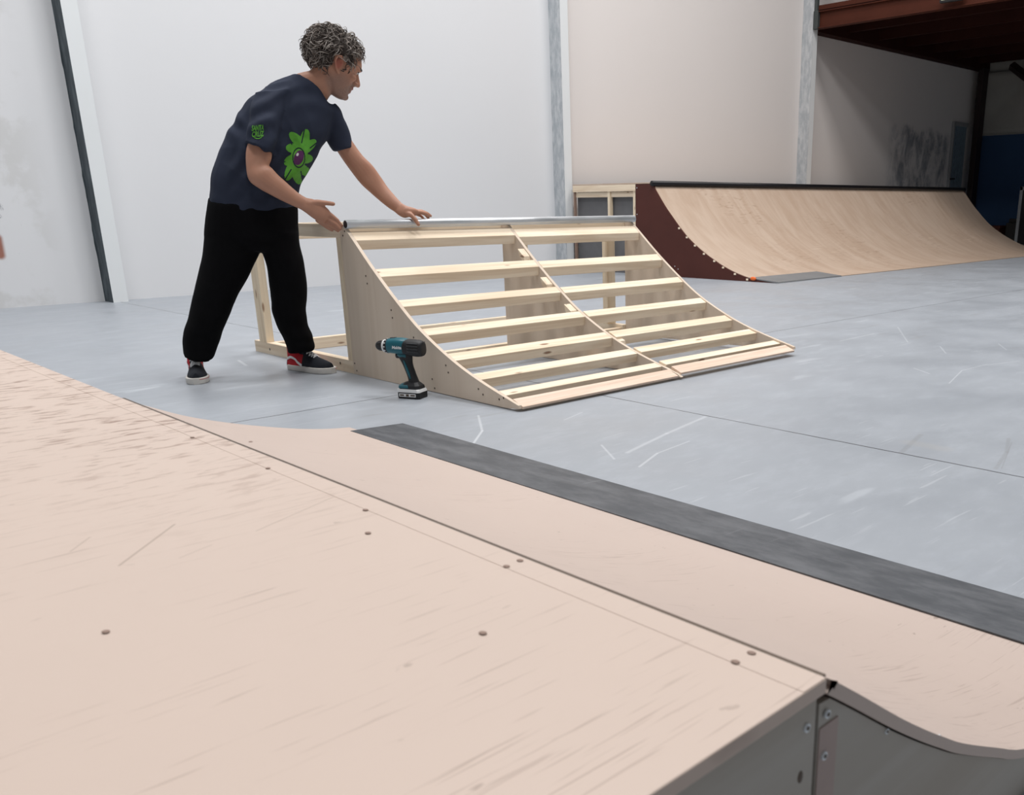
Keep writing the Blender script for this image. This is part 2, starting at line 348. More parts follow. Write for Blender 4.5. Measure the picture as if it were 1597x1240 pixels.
# ------------------------------------------------------------------ room shell
WY = 9.25
struct(MB().box(-4, 20.3, -6, 9.6, -0.2, 0).obj('floor', M['floor']))
struct(MB().box(-4, 20.3, -6, 9.6, 9.0, 9.15).obj('ceiling', simple('ceiling_paint', (0.6, 0.6, 0.6))))
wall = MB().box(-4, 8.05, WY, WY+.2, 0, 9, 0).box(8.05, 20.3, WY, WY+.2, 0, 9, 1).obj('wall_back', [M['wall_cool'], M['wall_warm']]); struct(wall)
wr = MB().box(20.0, 20.2, -6, WY, 0, 2.18, 0).box(20.0, 20.2, -6, WY, 2.18, 9, 1).obj('wall_right', [M['blue'], M['tarp']]); struct(wr)
# folded pale sheeting hung over the upper end wall
mb = MB(); nx, nz = 90, 14; vs = []
for i in range(nx+1):
    y = 9.2-6.2*i/nx
    for j in range(nz+1):
        z = 2.2+1.20*j/nz
        vs.append((19.93-0.045*abs(math.sin((y*2.1+(z-2.2)*1.3+noise.noise(Vector((y, z, 0)))*0.9)))-0.01, y, z))
fs = [(i*(nz+1)+j, (i+1)*(nz+1)+j, (i+1)*(nz+1)+j+1, i*(nz+1)+j+1) for i in range(nx) for j in range(nz)]
tp = mb.add(vs, fs).obj('hanging_sheet', M['tarp'], smooth=True); sm = tp.modifiers.new('thick', 'SOLIDIFY'); sm.thickness = .004
tag(tp, 'creased pale sheeting hanging above the blue end wall', 'sheeting')

# three wall columns: white front flange, coarse side face
for i, (x, sm_) in enumerate(((2.66, 'col_dark'), (8.05, 'col_grey'), (13.43, 'col_grey'))):
    mb = MB(); w = .128
    mb.box(x+.004, x+w, WY-.20, WY+.01, 0.0, 9, 0)
    me = [M['col_white'], M[sm_]]
    # side skin with ragged painted edge against the wall
    vs = []; N = 160
    for k in range(N+1):
        z = 9*k/N; e = 0.012*noise.noise(Vector((x, z*3.1, 1)))+0.006*noise.noise(Vector((z*17, x, 4)))
        vs += [(x, WY-.20, z), (x, WY-.004, z), (x-.004-max(0, e), WY-.002, z), (x+.004, WY-.20, z), (x+.004, WY-.004, z)]
    fs = []
    for k in range(N):
        a = k*5; b = a+5
        fs += [(a, a+1, b+1, b), (a+1, a+2, b+2, b+1), (a+3, a, b, b+3)]
    mb.add(vs, fs, 1)
    struct(mb.obj('trim_%d' % (i+1), me, bevel=0))

# ------------------------------------------------------------------ mezzanine at the far right
mz = thing('mezzanine', 'red-brown steel mezzanine floor jutting from the back wall at upper right', 'mezzanine', (13.45, 9.0, 3.5))
def kp(o): return keep(o, mz)
y0, y1 = -5.5, 9.03
X0 = 13.42
kp(MB().box(X0, X0+.14, y0, y1, 3.47, 3.482).box(X0, X0+.14, y0, y1, 3.70, 3.712).box(X0+.055, X0+.07, y0, y1, 3.48, 3.70).obj('edge_beam', M['brown_steel']))
kp(MB().box(X0+.03, X0+.05, y0, y1, 3.735, 3.80).obj('floor_edge', M['brown_steel']))
kp(MB().box(X0+.15, 19.98, y0, 9.22, 3.715, 3.79).obj('floor_deck', M['dark_steel']))
for xx in (14.4, 15.4, 16.4, 17.4, 18.4, 19.4):
    kp(MB().box(xx, xx+.08, y0, y1, 3.53, 3.71).obj('joist', M['dark_steel']))
kp(MB().box(X0+.15, 19.98, 9.03, 9.22, 3.44, 3.71).obj('wall_beam', M['dark_steel']))
kp(MB().box(X0-.01, X0+.05, WY-.29, WY-.205, 3.46, 3.72).obj('end_plate', M['rail_grey'], bevel=.004))
for yy in (9.0, 7.1, 5.2, 3.3):
    kp(MB().box(X0-.005, X0+.045, yy-.02, yy+.03, 3.70, 4.75).obj('railing_post', M['rail_grey']))
for zz in (4.2, 4.72):
    kp(MB().box(X0, X0+.04, y0, 9.05, zz, zz+.04).obj('handrail', M['rail_grey']))
# slim column and brace below it
sc_ = MB().box(19.60, 19.84, 8.98, 9.10, 0, 3.47).obj('steel_column', M['column_dark'], bevel=.006)
sc_.location = (0, 0, 0)
tag(sc_, 'dark upright steel column standing in the corner beside the blue wall', 'column')
kp(MB().tube([(19.45, 8.35, 3.44), (19.45, 6.9, 2.35)], [.085, .085], 4).obj('brace', M['column_dark']))
# floodlight hung on the edge beam
fl = thing('flood_light', 'small black floodlight with pale lens fixed on the mezzanine edge beam', 'lamp', (13.35, 6.68, 3.54))
fb = MB().box(-.06, .0, -.17, .17, -.02, .2).obj('housing', M['black'], fl, bevel=.01)
MB().box(-.068, -.058, -.14, .14, .01, .18).obj('lens', M['yellow'], fl)
MB().box(-.0, .06, -.02, .02, .03, .1).obj('bracket', M['black'], fl)

# corrugated shutter in the corner
dr = MB().box(18.98, 19.56, WY-.03, WY-.002, 1.0, 2.42)
struct(dr.obj('door_1', simple('blue_grey_shutter_steel', (0.10, 0.13, 0.15), 0.5, .2), bevel=.004))
d1 = bpy.data.objects['door_1']
mb = MB()
for k in range(9):
    x = 19.03+k*.057; mb.box(x, x+.024, WY-.055, WY-.028, 1.02, 2.34)
keep(struct(mb.obj('slat_panel', simple('brightened_rib_steel', (0.20, 0.27, 0.33), 0.5, 0))), d1)  # ribs coloured lighter than the gaps, painting in relief the dim corner hides
keep(struct(MB().box(18.96, 19.58, WY-.06, WY-.02, 2.34, 2.42).box(18.93, 18.975, WY-.06, WY-.0, .9, 2.42).obj('door_frame', M['board_grey'])), d1)
keep(struct(MB().tube([(18.95, WY-.06, 1.3), (18.95, WY-.12, 1.3), (19.02, WY-.12, 1.3)], .016, 8).obj('handle', M['black'])), d1)

# leaning framed board and crates in the dark corner
bd = thing('framed_board', 'black board in a light grey frame standing at the right edge', 'board', (18.9, 7.60, 0))
MB().box(-.02, .02, -1.3, .02, .02, 1.05).obj('panel', M['screen'], bd)
MB().box(-.035, .035, .0, .06, 0, 1.12).box(-.035, .035, -1.3, .06, 1.05, 1.12).obj('frame', M['board_grey'], bd, bevel=.005)
bx = MB().box(-.25, .25, -.3, .3, 0, .34).box(-.26, .26, -.31, .31, .30, .36).obj('storage_crate', simple('rusty_red_crate', (0.10, 0.025, 0.015), .7), bevel=.01)
bx.location = (19.5, 8.45, 0); tag(bx, 'dull red crate on the floor below the blue wall', 'crate')
bx = MB().box(-.2, .2, -.35, .35, 0, .42).box(-.05, .05, -.36, .36, .42, .5).obj('tool_box', simple('dark_tool_case', (0.03, 0.028, 0.026), .6), bevel=.015)
bx.location = (19.55, 7.72, 0); tag(bx, 'nearly black tool box beside the dull red crate', 'tool box')

# ------------------------------------------------------------------ far quarter pipe
fq = thing('quarter_pipe', 'large brown-sided plywood quarter pipe with black coping against the back wall', 'skate ramp', (8.13, 7.6, 0))
def kf(o): return keep(o, fq)
fx0, fx1 = 8.131, 16.25
prof = [tuple(p) for p in crom([(7.60, 1.02), (7.42, .80), (7.30, .675), (7.19, .565), (7.075, .462), (6.95, .372), (6.81, .287), (6.66, .21), (6.53, .15), (6.36, .088), (6.16, .038), (5.96, .014), (5.80, .008)], 4)]
kf(MB().sheet(prof, .02, fx0+.018, fx1).obj('riding_surface', M['trans_far'], smooth=False))
side = [(7.885, 0), (7.885, 1.045), (7.60, 1.045)]+[(y, z-.004) for y, z in prof if z > .01 and y < 7.59]+[(5.83, 0)]
kf(MB().prism(side, fx0, fx0+.018).obj('side_panel', M['brown_film']))
kf(MB().prism(side, fx1-.02, fx1-.002).obj('side_panel', M['brown_film']))
kf(MB().tube([(fx0-.03, 7.59, 1.045), (fx1, 7.59, 1.045)], .030, 16).obj('coping', M['black_pipe'], smooth=True))
kf(MB().box(fx0, fx1, 7.60, 8.99, 1.04, 1.058).obj('deck_board', M['trans_far']))
kf(MB().box(fx0, fx0+.045, 7.885, 8.99, .965, 1.04).obj('top_rail', M['pine_y']))
for a, b in ((7.895, 7.935), (8.33, 8.37)):
    kf(MB().box(fx0+.01, fx0+.06, a, b, 0, .965).obj('post', M['pine_z']))
kf(MB().box(fx0+.03, fx0+.07, 7.9, 8.97, .90, .96).obj('inner_rail', M['pine_y']))
kf(MB().box(fx0+.01, fx0+.04, 8.965, 8.99, 0, .965).obj('post', M['stain']))
kf(MB().box(fx0+.08, fx0+.10, 7.62, 8.99, 0, 1.03).obj('shade_panel', simple('shaded_wall_grey', (0.13, 0.13, 0.135))))  # added dark panel standing in for the shaded wall behind the deck frame
kf(MB().box(fx0+.02, fx1, 7.885, 7.9, 0, 1.03).obj('back_panel', M['brown_film']))
for i, (y, z) in enumerate(((7.193, .56), (7.075, .461), (6.952, .373), (6.817, .286), (6.664, .212), (6.535, .146), (6.366, .083), (6.195, .032))):
    kf(MB().obox((fx0-.003, y-.008, z-.012), (.004, 0, 0), (0, .014, 0), (0, 0, .010)).obj('cleat_end', M['pine'], bevel=.002))
kf(MB().ell((fx0-.01, 6.10, .035), (.015, 0, 0), (0, .04, 0), (0, 0, .02)).obj('cap', M['orange'], smooth=True))
kf(MB().add([(fx0, 6.17, .042), (9.43, 6.15, .042), (9.38, 5.775, .014), (fx0, 5.775, .014), (fx0, 6.17, .034), (9.43, 6.15, .034), (9.38, 5.77, 0), (fx0, 5.77, 0)],
   [(0, 1, 2, 3), (7, 6, 5, 4), (0, 4, 5, 1), (1, 5, 6, 2), (2, 6, 7, 3), (3, 7, 4, 0)]).obj('threshold_plate', M['strip_far']))
for y, z in ((7.25, .12), (7.2, .09), (7.86, 1.0), (7.86, .7), (7.86, .35)):
    kf(MB().tube([(fx0-.003, y, z), (fx0+.002, y, z)], .006, 8).obj('screw', M['zinc']))

# ------------------------------------------------------------------ near quarter pipe
nq = thing('quarter_pipe', 'scuffed bare plywood quarter pipe with wide deck filling the foreground', 'skate ramp', (.6, .37, 0))
def kn(o): return keep(o, nq)
ZD, XC, YN, YF = .415, .605, .367, 3.10
kn(MB().box(-1.6, XC, YN-.004, YF+.06, ZD-.015, ZD).obj('deck_board', M['deck_near'], bevel=.0015))
kn(MB().box(XC-.034, XC-.001, YN-.003, YF+.06, ZD-.002, ZD+.0004).obj('edge_strip', M['deck_near']))
np_ = crom([(XC+.012, ZD-.012), (.68, .366), (.78, .299), (.892, .231), (.98, .187), (1.071, .146), (1.18, .108), (1.30, .073), (1.44, .038), (1.55, .018), (1.64, .008)], 5)
kn(MB().box(XC+.0005, XC+.007, YN+.002, 2.12, ZD-.02, ZD-.0015).obj('dark_gap_strip', M['screw']))  # dark strip added along the deck edge so the open gap reads dark
near_p = crom([(XC+.010, ZD-.007), (.622, .404), (.675, .366), (.75, .311), (.811, .269), (.862, .236), (.917, .202), (1.02, .147), (1.131, .092), (1.30, .040), (1.46, .014), (1.64, .006)], 4)
far_p = crom([(XC+.010, ZD-.007), (.64, .392), (.72, .338), (.80, .285), (.892, .231), (.98, .187), (1.071, .146), (1.18, .108), (1.30, .073), (1.44, .038), (1.55, .018), (1.64, .008)], 4)
def xswap(m): m.v = [(v[1], v[0], v[2]) for v in m.v]; return m
NS = 24; ends = []
for k in range(NS+1):
    t = (k/NS)**.6; y = YN-.002+(YF-YN+.002)*k/NS
    top = [tuple(a*(1-t)+b*t) for a, b in zip(near_p, far_p)]; ends.append((y, top))
ns = MB(); rr_ = []
for y, top in ends:
    tmp = MB().sheet(top, .013, 0, 1); kk = len(top)
    up_ = [(a, y, b) for _, a, b in tmp.v[:kk]]; lo_ = [(a, y, b) for _, a, b in tmp.v[kk:2*kk]]
    rr_.append(up_+lo_[::-1])
ns.rings(rr_, 0, False); kk = len(near_p)
for base_i, flip in ((0, 0), (NS*2*kk, 1)):
    for i in range(kk-1): ns.f.append((base_i+i, base_i+i+1, base_i+2*kk-2-i, base_i+2*kk-1-i)); ns.mi.append(0)
kn(ns.obj('riding_surface', [M['trans_near']], smooth=False))
for pf, ya, yb in ((near_p, YN+.004, YN+.022), (far_p, YF-.03, YF-.012)):
    pp = [(a-.007, b-.0135) for a, b in pf if b > .03 and a > XC+.02]
    kn(xswap(MB().prism([(XC+.003, 0), (XC+.003, ZD-.03)]+pp+[(1.38, 0)], ya, yb)).obj('side_panel', M['grey_ply']))
kn(MB().box(-1.6, XC-.003, YN+.003, YN+.025, 0, ZD-.016).obj('front_board', M['grey_ply'], bevel=.001))
kn(lab(MB().box(XC+.004, XC+.034, YN+.0025, YN+.005, 0, ZD-.055).obj('joint_strip', simple('reddish_ply_strip', (.42, .33, .30), .6)), 'reddish strip'))
kn(MB().box(-1.6, XC-.01, YF, YF+.02, 0, ZD-.016).obj('back_board', M['grey_ply']))
def nscrew(x, y, z, r=.0042):
    o = MB().tube([(x, y, z), (x, y-.002, z)], [r, r], 14).obj('screw', M['zinc']); 
    o2 = MB().tube([(x, y-.0018, z), (x, y-.0026, z)], [r*.5, r*.5], 8).obj('socket', M['screw']); keep(o2, o); kn(o)
nscrew(XC-.018, YN+.003, ZD-.043); nscrew(XC+.013, YN+.0025, ZD-.043); nscrew(XC+.012, YN+.0025, ZD-.085)
nscrew(.735, YN+.004, .30, .003); nscrew(.86, YN+.004, .235, .003)
def on_y(x, y, Y):
    r = ray(x, y); return r*(Y/r.y)+Vector((0, 0, CAMH))
kp_ = on_y(1248, 1212, YN+.003)
kn(MB().ell(kp_, (.004, 0, .001), (0, .0008, 0), (-.001, 0, .0062)).obj('knot', M['screw'], smooth=True))
for x, y in ((574, 831), (790, 883), (811, 874), (753, 987), (570, 795), (1147, 1032), (1172, 1018), (300, 682), (391, 689), (165, 985), (418, 730)):
    p = on_z(x, y, ZD+.001)
    kn(MB().ell(p, (.0035, 0, 0), (0, .0045, 0), (0, 0, .0006), 14, 6).obj('screw', M['stain'], smooth=True))
# threshold sheet at the toe
m = MB().sheet([(1.605, .0125), (1.70, .009), (1.825, .003)], .003, -1.6, 3.03); m.v = [(v[1], v[0], v[2]+.0) for v in m.v]
kn(m.obj('threshold_sheet', M['strip']))
#FQ_END

# ------------------------------------------------------------------ the ramp frame being built
rf = thing('ramp_frame', 'unfinished pale timber quarter pipe frame with open slats and steel coping', 'skate ramp', (2.262, 4.17, 0))
def kr(o): return keep(o, rf)
RX0, RX1, RM = 2.262, 4.22, 3.235
cur = crom([(4.125, .706), (4.046, .640), (3.90, .518), (3.72, .383), (3.546, .270), (3.319, .163), (3.113, .092), (2.865, .026)], 6)
cur = [tuple(p) for p in cur]
def lift(x): return 0.0 if x < 3.2 else (x-3.2)*.018
def panel(x0, tip=0.0):
    lf = lift(x0)
    pts = [(4.172, .0), (4.172, .722), (4.135, .722)]+[(y, z+lf*(4.17-y)) for y, z in cur]+[(2.862-tip, .012+lf*1.3), (2.95, .004+lf*1.2)]
    return kr(MB().prism(pts, x0, x0+.018).obj('side_panel', M['ply'], bevel=.001))
pl = panel(RX0); panel(RM, .02); panel(RX1-.018)
for y, z in ((4.155, .055), (4.14, .02), (4.145, .67), (4.125, .69), (3.968, .49), (3.962, .455), (3.77, .345), (3.765, .31), (3.60, .235), (3.36, .135), (3.345, .105), (3.475, .06), (3.46, .02), (3.13, .06), (3.10, .04), (2.99, .035), (2.96, .045)):
    keep(MB().tube([(RX0-.001, y, z), (RX0+.002, y, z)], .0045, 8).obj('screw', M['screw']), pl)
def at(s):      # curve point and tangent by y
    for i in range(len(cur)-1):
        if cur[i][0] >= s >= cur[i+1][0]:
            t = (cur[i][0]-s)/(cur[i][0]-cur[i+1][0]); a = Vector(cur[i]); b = Vector(cur[i+1]); return a.lerp(b, t), (b-a).normalized()
bays = ((RX0+.018, RM), (RM+.018, RX1-.018))
for bi, (xa, xb) in enumerate(bays):
    for s0, wd_, dp in ((4.080, .062, .045), (3.885, .054, .048), (3.712, .048, .045), (3.532, .052, .044), (3.338, .062, .044), (3.160, .060, .040), (2.990, .050, .035)):
        s = s0-(.012 if bi else 0)
        p, t = at(s); nn = Vector((-t.y, t.x)); nn = -nn if nn.y > 0 else nn
        lf = lift((xa+xb)/2)*(4.17-s)
        a = p-t*wd_/2; b = p+t*wd_/2; q = [a, b, b+nn*dp*.9+Vector((0, -0.0)), a+nn*dp]
        # front face hangs plumb, as sawn lumber set on edge
        q = [a, b, Vector((b.x, b.y))+Vector((.004, -dp)), Vector((a.x, a.y-dp))]
        kr(MB().prism([(v.x, v.y+lf) for v in q], xa, xb).obj('slat', M['pine'], bevel=.0015))
    p, t = at(2.925); lf = lift((xa+xb)/2)
    a = Vector((2.918, .040)); b = Vector((2.854, .020)); z_ = lf*1.25
    kr(MB().prism([(a.x, a.y+z_+.004), (b.x, b.y+z_), (b.x+.002, b.y+z_-.010), (a.x, a.y+z_-.018)], xa-.003, xb-.004).obj('toe_board', M['ply_edge'], bevel=.001))
# little packer blocks standing behind the middle rib
for s in (3.955, 3.775, 3.59, 3.30):
    p, t = at(s); kr(MB().obox((RM-.022 if s > 3.5 else RM+.04, p.x, p.y-.022), (.022, 0, 0), (0, t.x*.03, t.y*.03), (0, .006, .02)).obj('packer_block', M['pine_y'], bevel=.001))
cp = kr(MB().tube([(RX0-.002, 4.108, .7215), (RX1+.0, 4.108, .7215)], .0205, 24).obj('coping', M['galv'], smooth=True)); cp['label'] = 'shiny galvanised steel pipe'
keep(lab(MB().tube([(RX0-.0025, 4.108, .7215), (RX0-.0015, 4.108, .7215)], .0175, 20).obj('bore', M['black']), 'dark open end'), cp)
# platform behind
YB = 5.20
kr(MB().box(RX0, RX0+.045, 4.172, YB+.045, .66, .722).obj('top_rail', M['pine_y'], bevel=.0015))
kr(MB().box(RX1-.045, RX1, 4.172, YB+.045, .66, .722).obj('top_rail', M['pine_y'], bevel=.0015))
kr(MB().box(RX0+.045, RX1-.045, 4.172, 4.215, .62, .715).obj('cross_rail', M['pine'], bevel=.0015))
kr(MB().box(RX0+.045, RX1-.045, YB, YB+.045, .625, .715).obj('cross_rail', M['pine'], bevel=.0015))
for x in (RX0, RX1-.045):
    kr(MB().box(x, x+.045, 4.172, YB+.09, 0.0, .065).obj('base_rail', M['pine_y'], bevel=.0015))
    kr(MB().box(x, x+(.045 if x < 3 else .025), YB-.07, YB+.02, .065, .66).obj('post', M['pine_z'], bevel=.0015))
    if x < 3: kr(MB().box(x, x+.045, 4.172, 4.215, .065, .66).obj('post', M['pine_z'], bevel=.0015))
kr(MB().box(4.13, 4.20, 4.26, 4.305, .065, .66).obj('post', M['pine_z'], bevel=.0015))
kr(MB().box(RX0+.045, RX1-.045, YB-.10, YB-.055, 0, .065).obj('base_cross_rail', M['pine'], bevel=.0015))
kr(MB().box(RX0+.02, RX1-.02, 4.185, 4.23, 0, .045).obj('base_cross_rail', M['pine'], bevel=.0015))
kr(MB().box(RX0+.02, RX1-.02, 3.44, 3.485, .003, .045).obj('base_cross_rail', M['pine'], bevel=.0015))
for k, (x, y, z) in enumerate(((RX0-.001, 5.10, .03), (RX0-.001, 4.30, .04))):
    kr(MB().ell((x, y, z), (.001, 0, 0), (0, .006, 0), (0, 0, .007)).obj('knot', M['screw']))
#RF_END

# ------------------------------------------------------------------ cordless drill standing by the side panel
dl = thing('cordless_drill', 'teal and black cordless drill standing on its battery beside the ramp frame', 'drill', (2.132, 3.452, 0), math.atan2(.897, -.442))
# local: x towards the chuck, y left, z up
def dring(x, w, zc, hh, n=20, pw=2.6):
    out = []
    for j in range(n):
        a = 2*math.pi*j/n; c, s_ = math.cos(a), math.sin(a)
        out.append((x, w*abs(c)**(2/pw)*(1 if c > 0 else -1), zc+hh*abs(s_)**(2/pw)*(1 if s_ > 0 else -1)))
    return out
ZA = .222
bodyt = crom([(-.010, .030, ZA, .033), (.02, .034, ZA+.002, .036), (.06, .034, ZA+.003, .034), (.085, .032, ZA+.002, .031)], 4)
dbody = MB().rings([dring(*p) for p in bodyt]).obj('motor_housing', M['teal'], dl, smooth=True)
rear = crom([(-.082, .016, ZA-.006, .018), (-.078, .027, ZA-.006, .030), (-.06, .033, ZA-.005, .036), (-.03, .0345, ZA-.003, .036), (.0, .034, ZA-.001, .034), (.012, .03, ZA-.004, .03)], 4)
dr_ = MB().rings([dring(*p) for p in rear]).obj('motor_cap', M['black'], dl, smooth=True)
gr_ = simple('grey_rubber', (.035, .038, .042), .5)
for s_ in (-1, 1):
    for k in range(4):
        MB().tube([(-.070, s_*.0325, ZA+.018-k*.012), (-.02, s_*.0352, ZA+.020-k*.012)], .0026, 6).obj('rubber_rib', gr_, dl)
MB().rings([dring(.052+.0, .012, ZA+.035, .004), dring(.075, .010, ZA+.034, .004)]).obj('slide_switch', M['black'], dl)
clutch = MB().rings([dring(.084, .030, ZA, .030, 24, 2), dring(.090, .031, ZA, .031, 24, 2), dring(.100, .030, ZA, .030, 24, 2)]).obj('clutch_ring', M['black'], dl, smooth=True)
mb = MB()
for k in range(12):
    a = 2*math.pi*k/12; mb.obox((.094, .0305*math.cos(a), ZA+.0305*math.sin(a)), (.003, 0, 0), (0, .002*math.cos(a), .002*math.sin(a)), (0, -.002*math.sin(a), .002*math.cos(a)))
mb.obj('clutch_mark', M['white_plastic'], clutch)
MB().rings([dring(.100, .029, ZA, .029, 24, 2), dring(.111, .027, ZA, .027, 24, 2)]).obj('collar_ring', M['white_plastic'], dl, smooth=True)
ch = crom([(.108, .024, ZA, .024), (.118, .0235, ZA, .0235), (.120, .0215, ZA, .0215), (.138, .020, ZA, .020), (.147, .015, ZA, .015), (.149, .009, ZA, .009)], 2)
chk = MB().rings([dring(*p, 24, 2) for p in ch]).obj('chuck', simple('black_chuck', (.02, .018, .018), .35), dl)
mb = MB()
for k in range(10):
    a = 2*math.pi*k/10; mb.tube([(.122, .0215*math.cos(a), ZA+.0215*math.sin(a)), (.137, .020*math.cos(a), ZA+.020*math.sin(a))], .0016, 5)
mb.obj('grip_rib', M['black'], chk)
# handle, leaning back a little
def hring(cx, z, lx, wy, n=20):
    return [(cx+lx*math.cos(2*math.pi*j/n), wy*math.sin(2*math.pi*j/n), z) for j in range(n)]
hd = crom([(.018, .205, .040, .024), (.012, .180, .034, .021), (.004, .15, .025, .018), (-.006, .12, .0225, .0175), (-.016, .09, .0225, .018), (-.022, .065, .026, .020), (-.024, .055, .034, .024)], 4)
hdl = MB().rings([hring(*p) for p in hd]).obj('handle', M['black'], dl, smooth=True)
for s_ in (-1, 1):
    MB().tube([(.010, s_*.0185, .165), (.002, s_*.0175, .14), (-.010, s_*.0172, .105), (-.016, s_*.018, .085)], [.003, .005, .005, .003], 8).obj('grip_inlay', M['teal'], hdl, smooth=True)
MB().rings([dring(.03, .014, .186, .016), dring(.052, .012, .184, .014), dring(.058, .006, .182, .008)]).obj('trigger', M['black'], dl, smooth=True)
MB().rings([dring(-.002, .0235, .186, .012), dring(.030, .0225, .187, .012), dring(.040, .020, .189, .008)]).obj('trigger_guard', M['teal'], dl, smooth=True)
def brect(x0, x1, w, z, ch_):
    return [(x0+ch_, -w, z), (x1-ch_, -w, z), (x1, -w+ch_, z), (x1, w-ch_, z), (x1-ch_, w, z), (x0+ch_, w, z), (x0, w-ch_, z), (x0, -w+ch_, z)]
MB().rings([brect(-.060, .040, .036, .042, .012), brect(-.058, .038, .034, .056, .014), brect(-.045, .015, .022, .070, .012)]).obj('battery_mount', M['black'], dl)
MB().rings([brect(-.02, .043, .0365, .046, .010), brect(-.02, .042, .036, .055, .012), brect(-.015, .03, .026, .064, .010)]).obj('front_foot', M['teal'], dl)
bt = MB().rings([brect(-.062, .042, .037, .0, .006), brect(-.064, .044, .039, .004, .007), brect(-.064, .044, .039, .028, .007)]).obj('battery', M['black'], dl)
MB().rings([brect(-.0645, .0445, .0395, .028, .007), brect(-.062, .046, .0385, .037, .008), brect(-.060, .047, .037, .042, .010)]).obj('battery_rim', M['white_plastic'], bt)
for s_ in (-1, 1):
    MB().box(-.048, .034, s_*.0388-.0006, s_*.0388+.0006, .009, .023).obj('label_plate', M['white_plastic'], bt)
    mb = MB()
    for k, (a, b) in enumerate(((-.044, -.022), (-.014, .0), (.010, .030))):
        mb.box(a, b, s_*.0396-.0003, s_*.0396+.0003, .013+(k == 1)*-.002, .019+(k == 1)*.002)
    mb.obj('label_print', M['screw'], bt)
def text_mesh(txt, size, bold=0.0, shear=0.0):
    cu = bpy.data.curves.new('lettering', 'FONT'); cu.body = txt; cu.size = size; cu.align_x = 'CENTER'; cu.offset = bold; cu.shear = shear; cu.resolution_u = 3
    to = bpy.data.objects.new('lettering', cu); C.objects.link(to); bpy.context.view_layer.update()
    me = bpy.data.meshes.new_from_object(to.evaluated_get(bpy.context.evaluated_depsgraph_get()))
    bpy.data.objects.remove(to); return me
for s_ in (-1, 1):
    me = text_mesh('Makita', .0175, .0006, .2)
    for v in me.vertices:
        a, b = v.co.x, v.co.y
        v.co = Vector((.030+(-a if s_ > 0 else a), s_*.0352, ZA-.006+b))
    me.materials.clear(); me.materials.append(M['white_plastic'])
    o = bpy.data.objects.new('lettering', me); C.objects.link(o); o.parent = dbody

# ------------------------------------------------------------------ the man
man = thing('person', 'man with grey curly hair in navy T-shirt and black trousers leaning over the ramp frame', 'person', (1.95, 4.60, 0))
def km(o): return keep(o, man)
def realize(o, voxel, smooth_it=6, fac=.5, name=None, mats=None):
    m = o.modifiers.new('r', 'REMESH'); m.mode = 'VOXEL'; m.voxel_size = voxel; m.use_smooth_shade = True
    s_ = o.modifiers.new('s', 'SMOOTH'); s_.factor = fac; s_.iterations = smooth_it
    bpy.context.view_layer.update()
    me = bpy.data.meshes.new_from_object(o.evaluated_get(bpy.context.evaluated_depsgraph_get()))
    o.modifiers.clear(); o.data = me
    me.polygons.foreach_set('use_smooth', [True]*len(me.polygons))
    return o
def loft(mb, rows, n=28, sub=4, pw=2.2, mi=0, grow=1.0):
    """rows: (Lx, Ly, Rx, Ry, half depth, depth, dip)"""
    rr = []
    for r in crom(rows, sub):
        lx, ly, rx, ry, hd_, d, dip = r
        a = P(lx, ly, d); b = P(rx, ry, d); c = (a+b)/2; ax = (b-a)/2*grow; bx = VD*hd_*grow+Vector((0, 0, dip))
        ring = []
        for j in range(n):
            q = 2*math.pi*j/n; cc, ss = math.cos(q), math.sin(q)
            ring.append(c+ax*(abs(cc)**(2/pw)*(1 if cc > 0 else -1))+bx*(abs(ss)**(2/pw)*(1 if ss > 0 else -1)))
        rr.append(ring)
    mb.rings(rr, mi); return mb

D = 4.86
shirt_rows = [(324, 313, 464, 322, .125, D, .055), (325, 296, 464, 308, .135, D, .05), (330, 262, 468, 292, .135, D, .04), (345, 228, 486, 262, .135, D, .03),
              (362, 192, 503, 232, .135, D, .02), (378, 165, 516, 205, .13, D, .01), (398, 143, 522, 183, .115, D, .0), (430, 127, 519, 168, .09, D, -.02), (457, 119.5, 511, 160, .066, D, -.035)]
# ---- body: one continuous surface, neck, head, arms, hands, trunk and legs
bm_ = MB()
loft(bm_, shirt_rows[:-1], grow=.86)
loft(bm_, [(425, 137, 500, 185, .085, D, -.02), (457, 121, 505, 170, .064, D, -.035), (470, 116, 508, 160, .056, D-.005, -.03), (484, 110, 513, 152, .054, D-.01, -.015), (490, 98, 522, 140, .056, D-.01, 0)], n=24, pw=2.0)
# legs inside the trousers
loft(bm_, [(330, 325, 458, 330, .10, D, 0), (330, 355, 456, 365, .10, D, 0), (335, 385, 450, 392, .08, D, 0)])
LL = [(325, 370, 395, 385, .08, D, 0), (318, 410, 380, 418, .075, D-.0, 0), (308, 455, 360, 455, .06, D, 0), (297, 495, 340, 500, .055, D, 0), (294, 530, 326, 535, .036, D+.01, 0)]
RL = [(402, 375, 462, 375, .08, D, 0), (417, 410, 465, 405, .075, D, 0), (428, 455, 472, 450, .06, D, 0), (436, 495, 470, 490, .055, D, 0), (450, 532, 478, 528, .036, D+.02, 0)]
loft(bm_, LL); loft(bm_, RL)
# near arm
DA = D-.17
arm_n = [(402, 170, 432, 178, .038, D-.10, 0), (393, 205, 425, 216, .040, D-.13, 0), (384, 232, 424, 246, .044, D-.145, 0), (383.5, 258, 420, 258, .043, DA+.015, 0), (388, 281, 424, 262, .042, DA, 0),
         (404, 294, 434, 273, .040, DA, 0), (420, 303, 443, 281, .036, DA, 0), (436, 311.5, 454, 291, .031, DA, 0), (454, 320, 467, 302, .026, DA, 0), (470, 327, 480, 309.5, .0225, DA, 0)]
loft(bm_, arm_n, n=20, pw=2.1)
def fing(pts, r, n=10): bm_.tube([P(*p) for p in pts], [v*1.13 for v in r], n, round_caps=True)
DH = 4.690
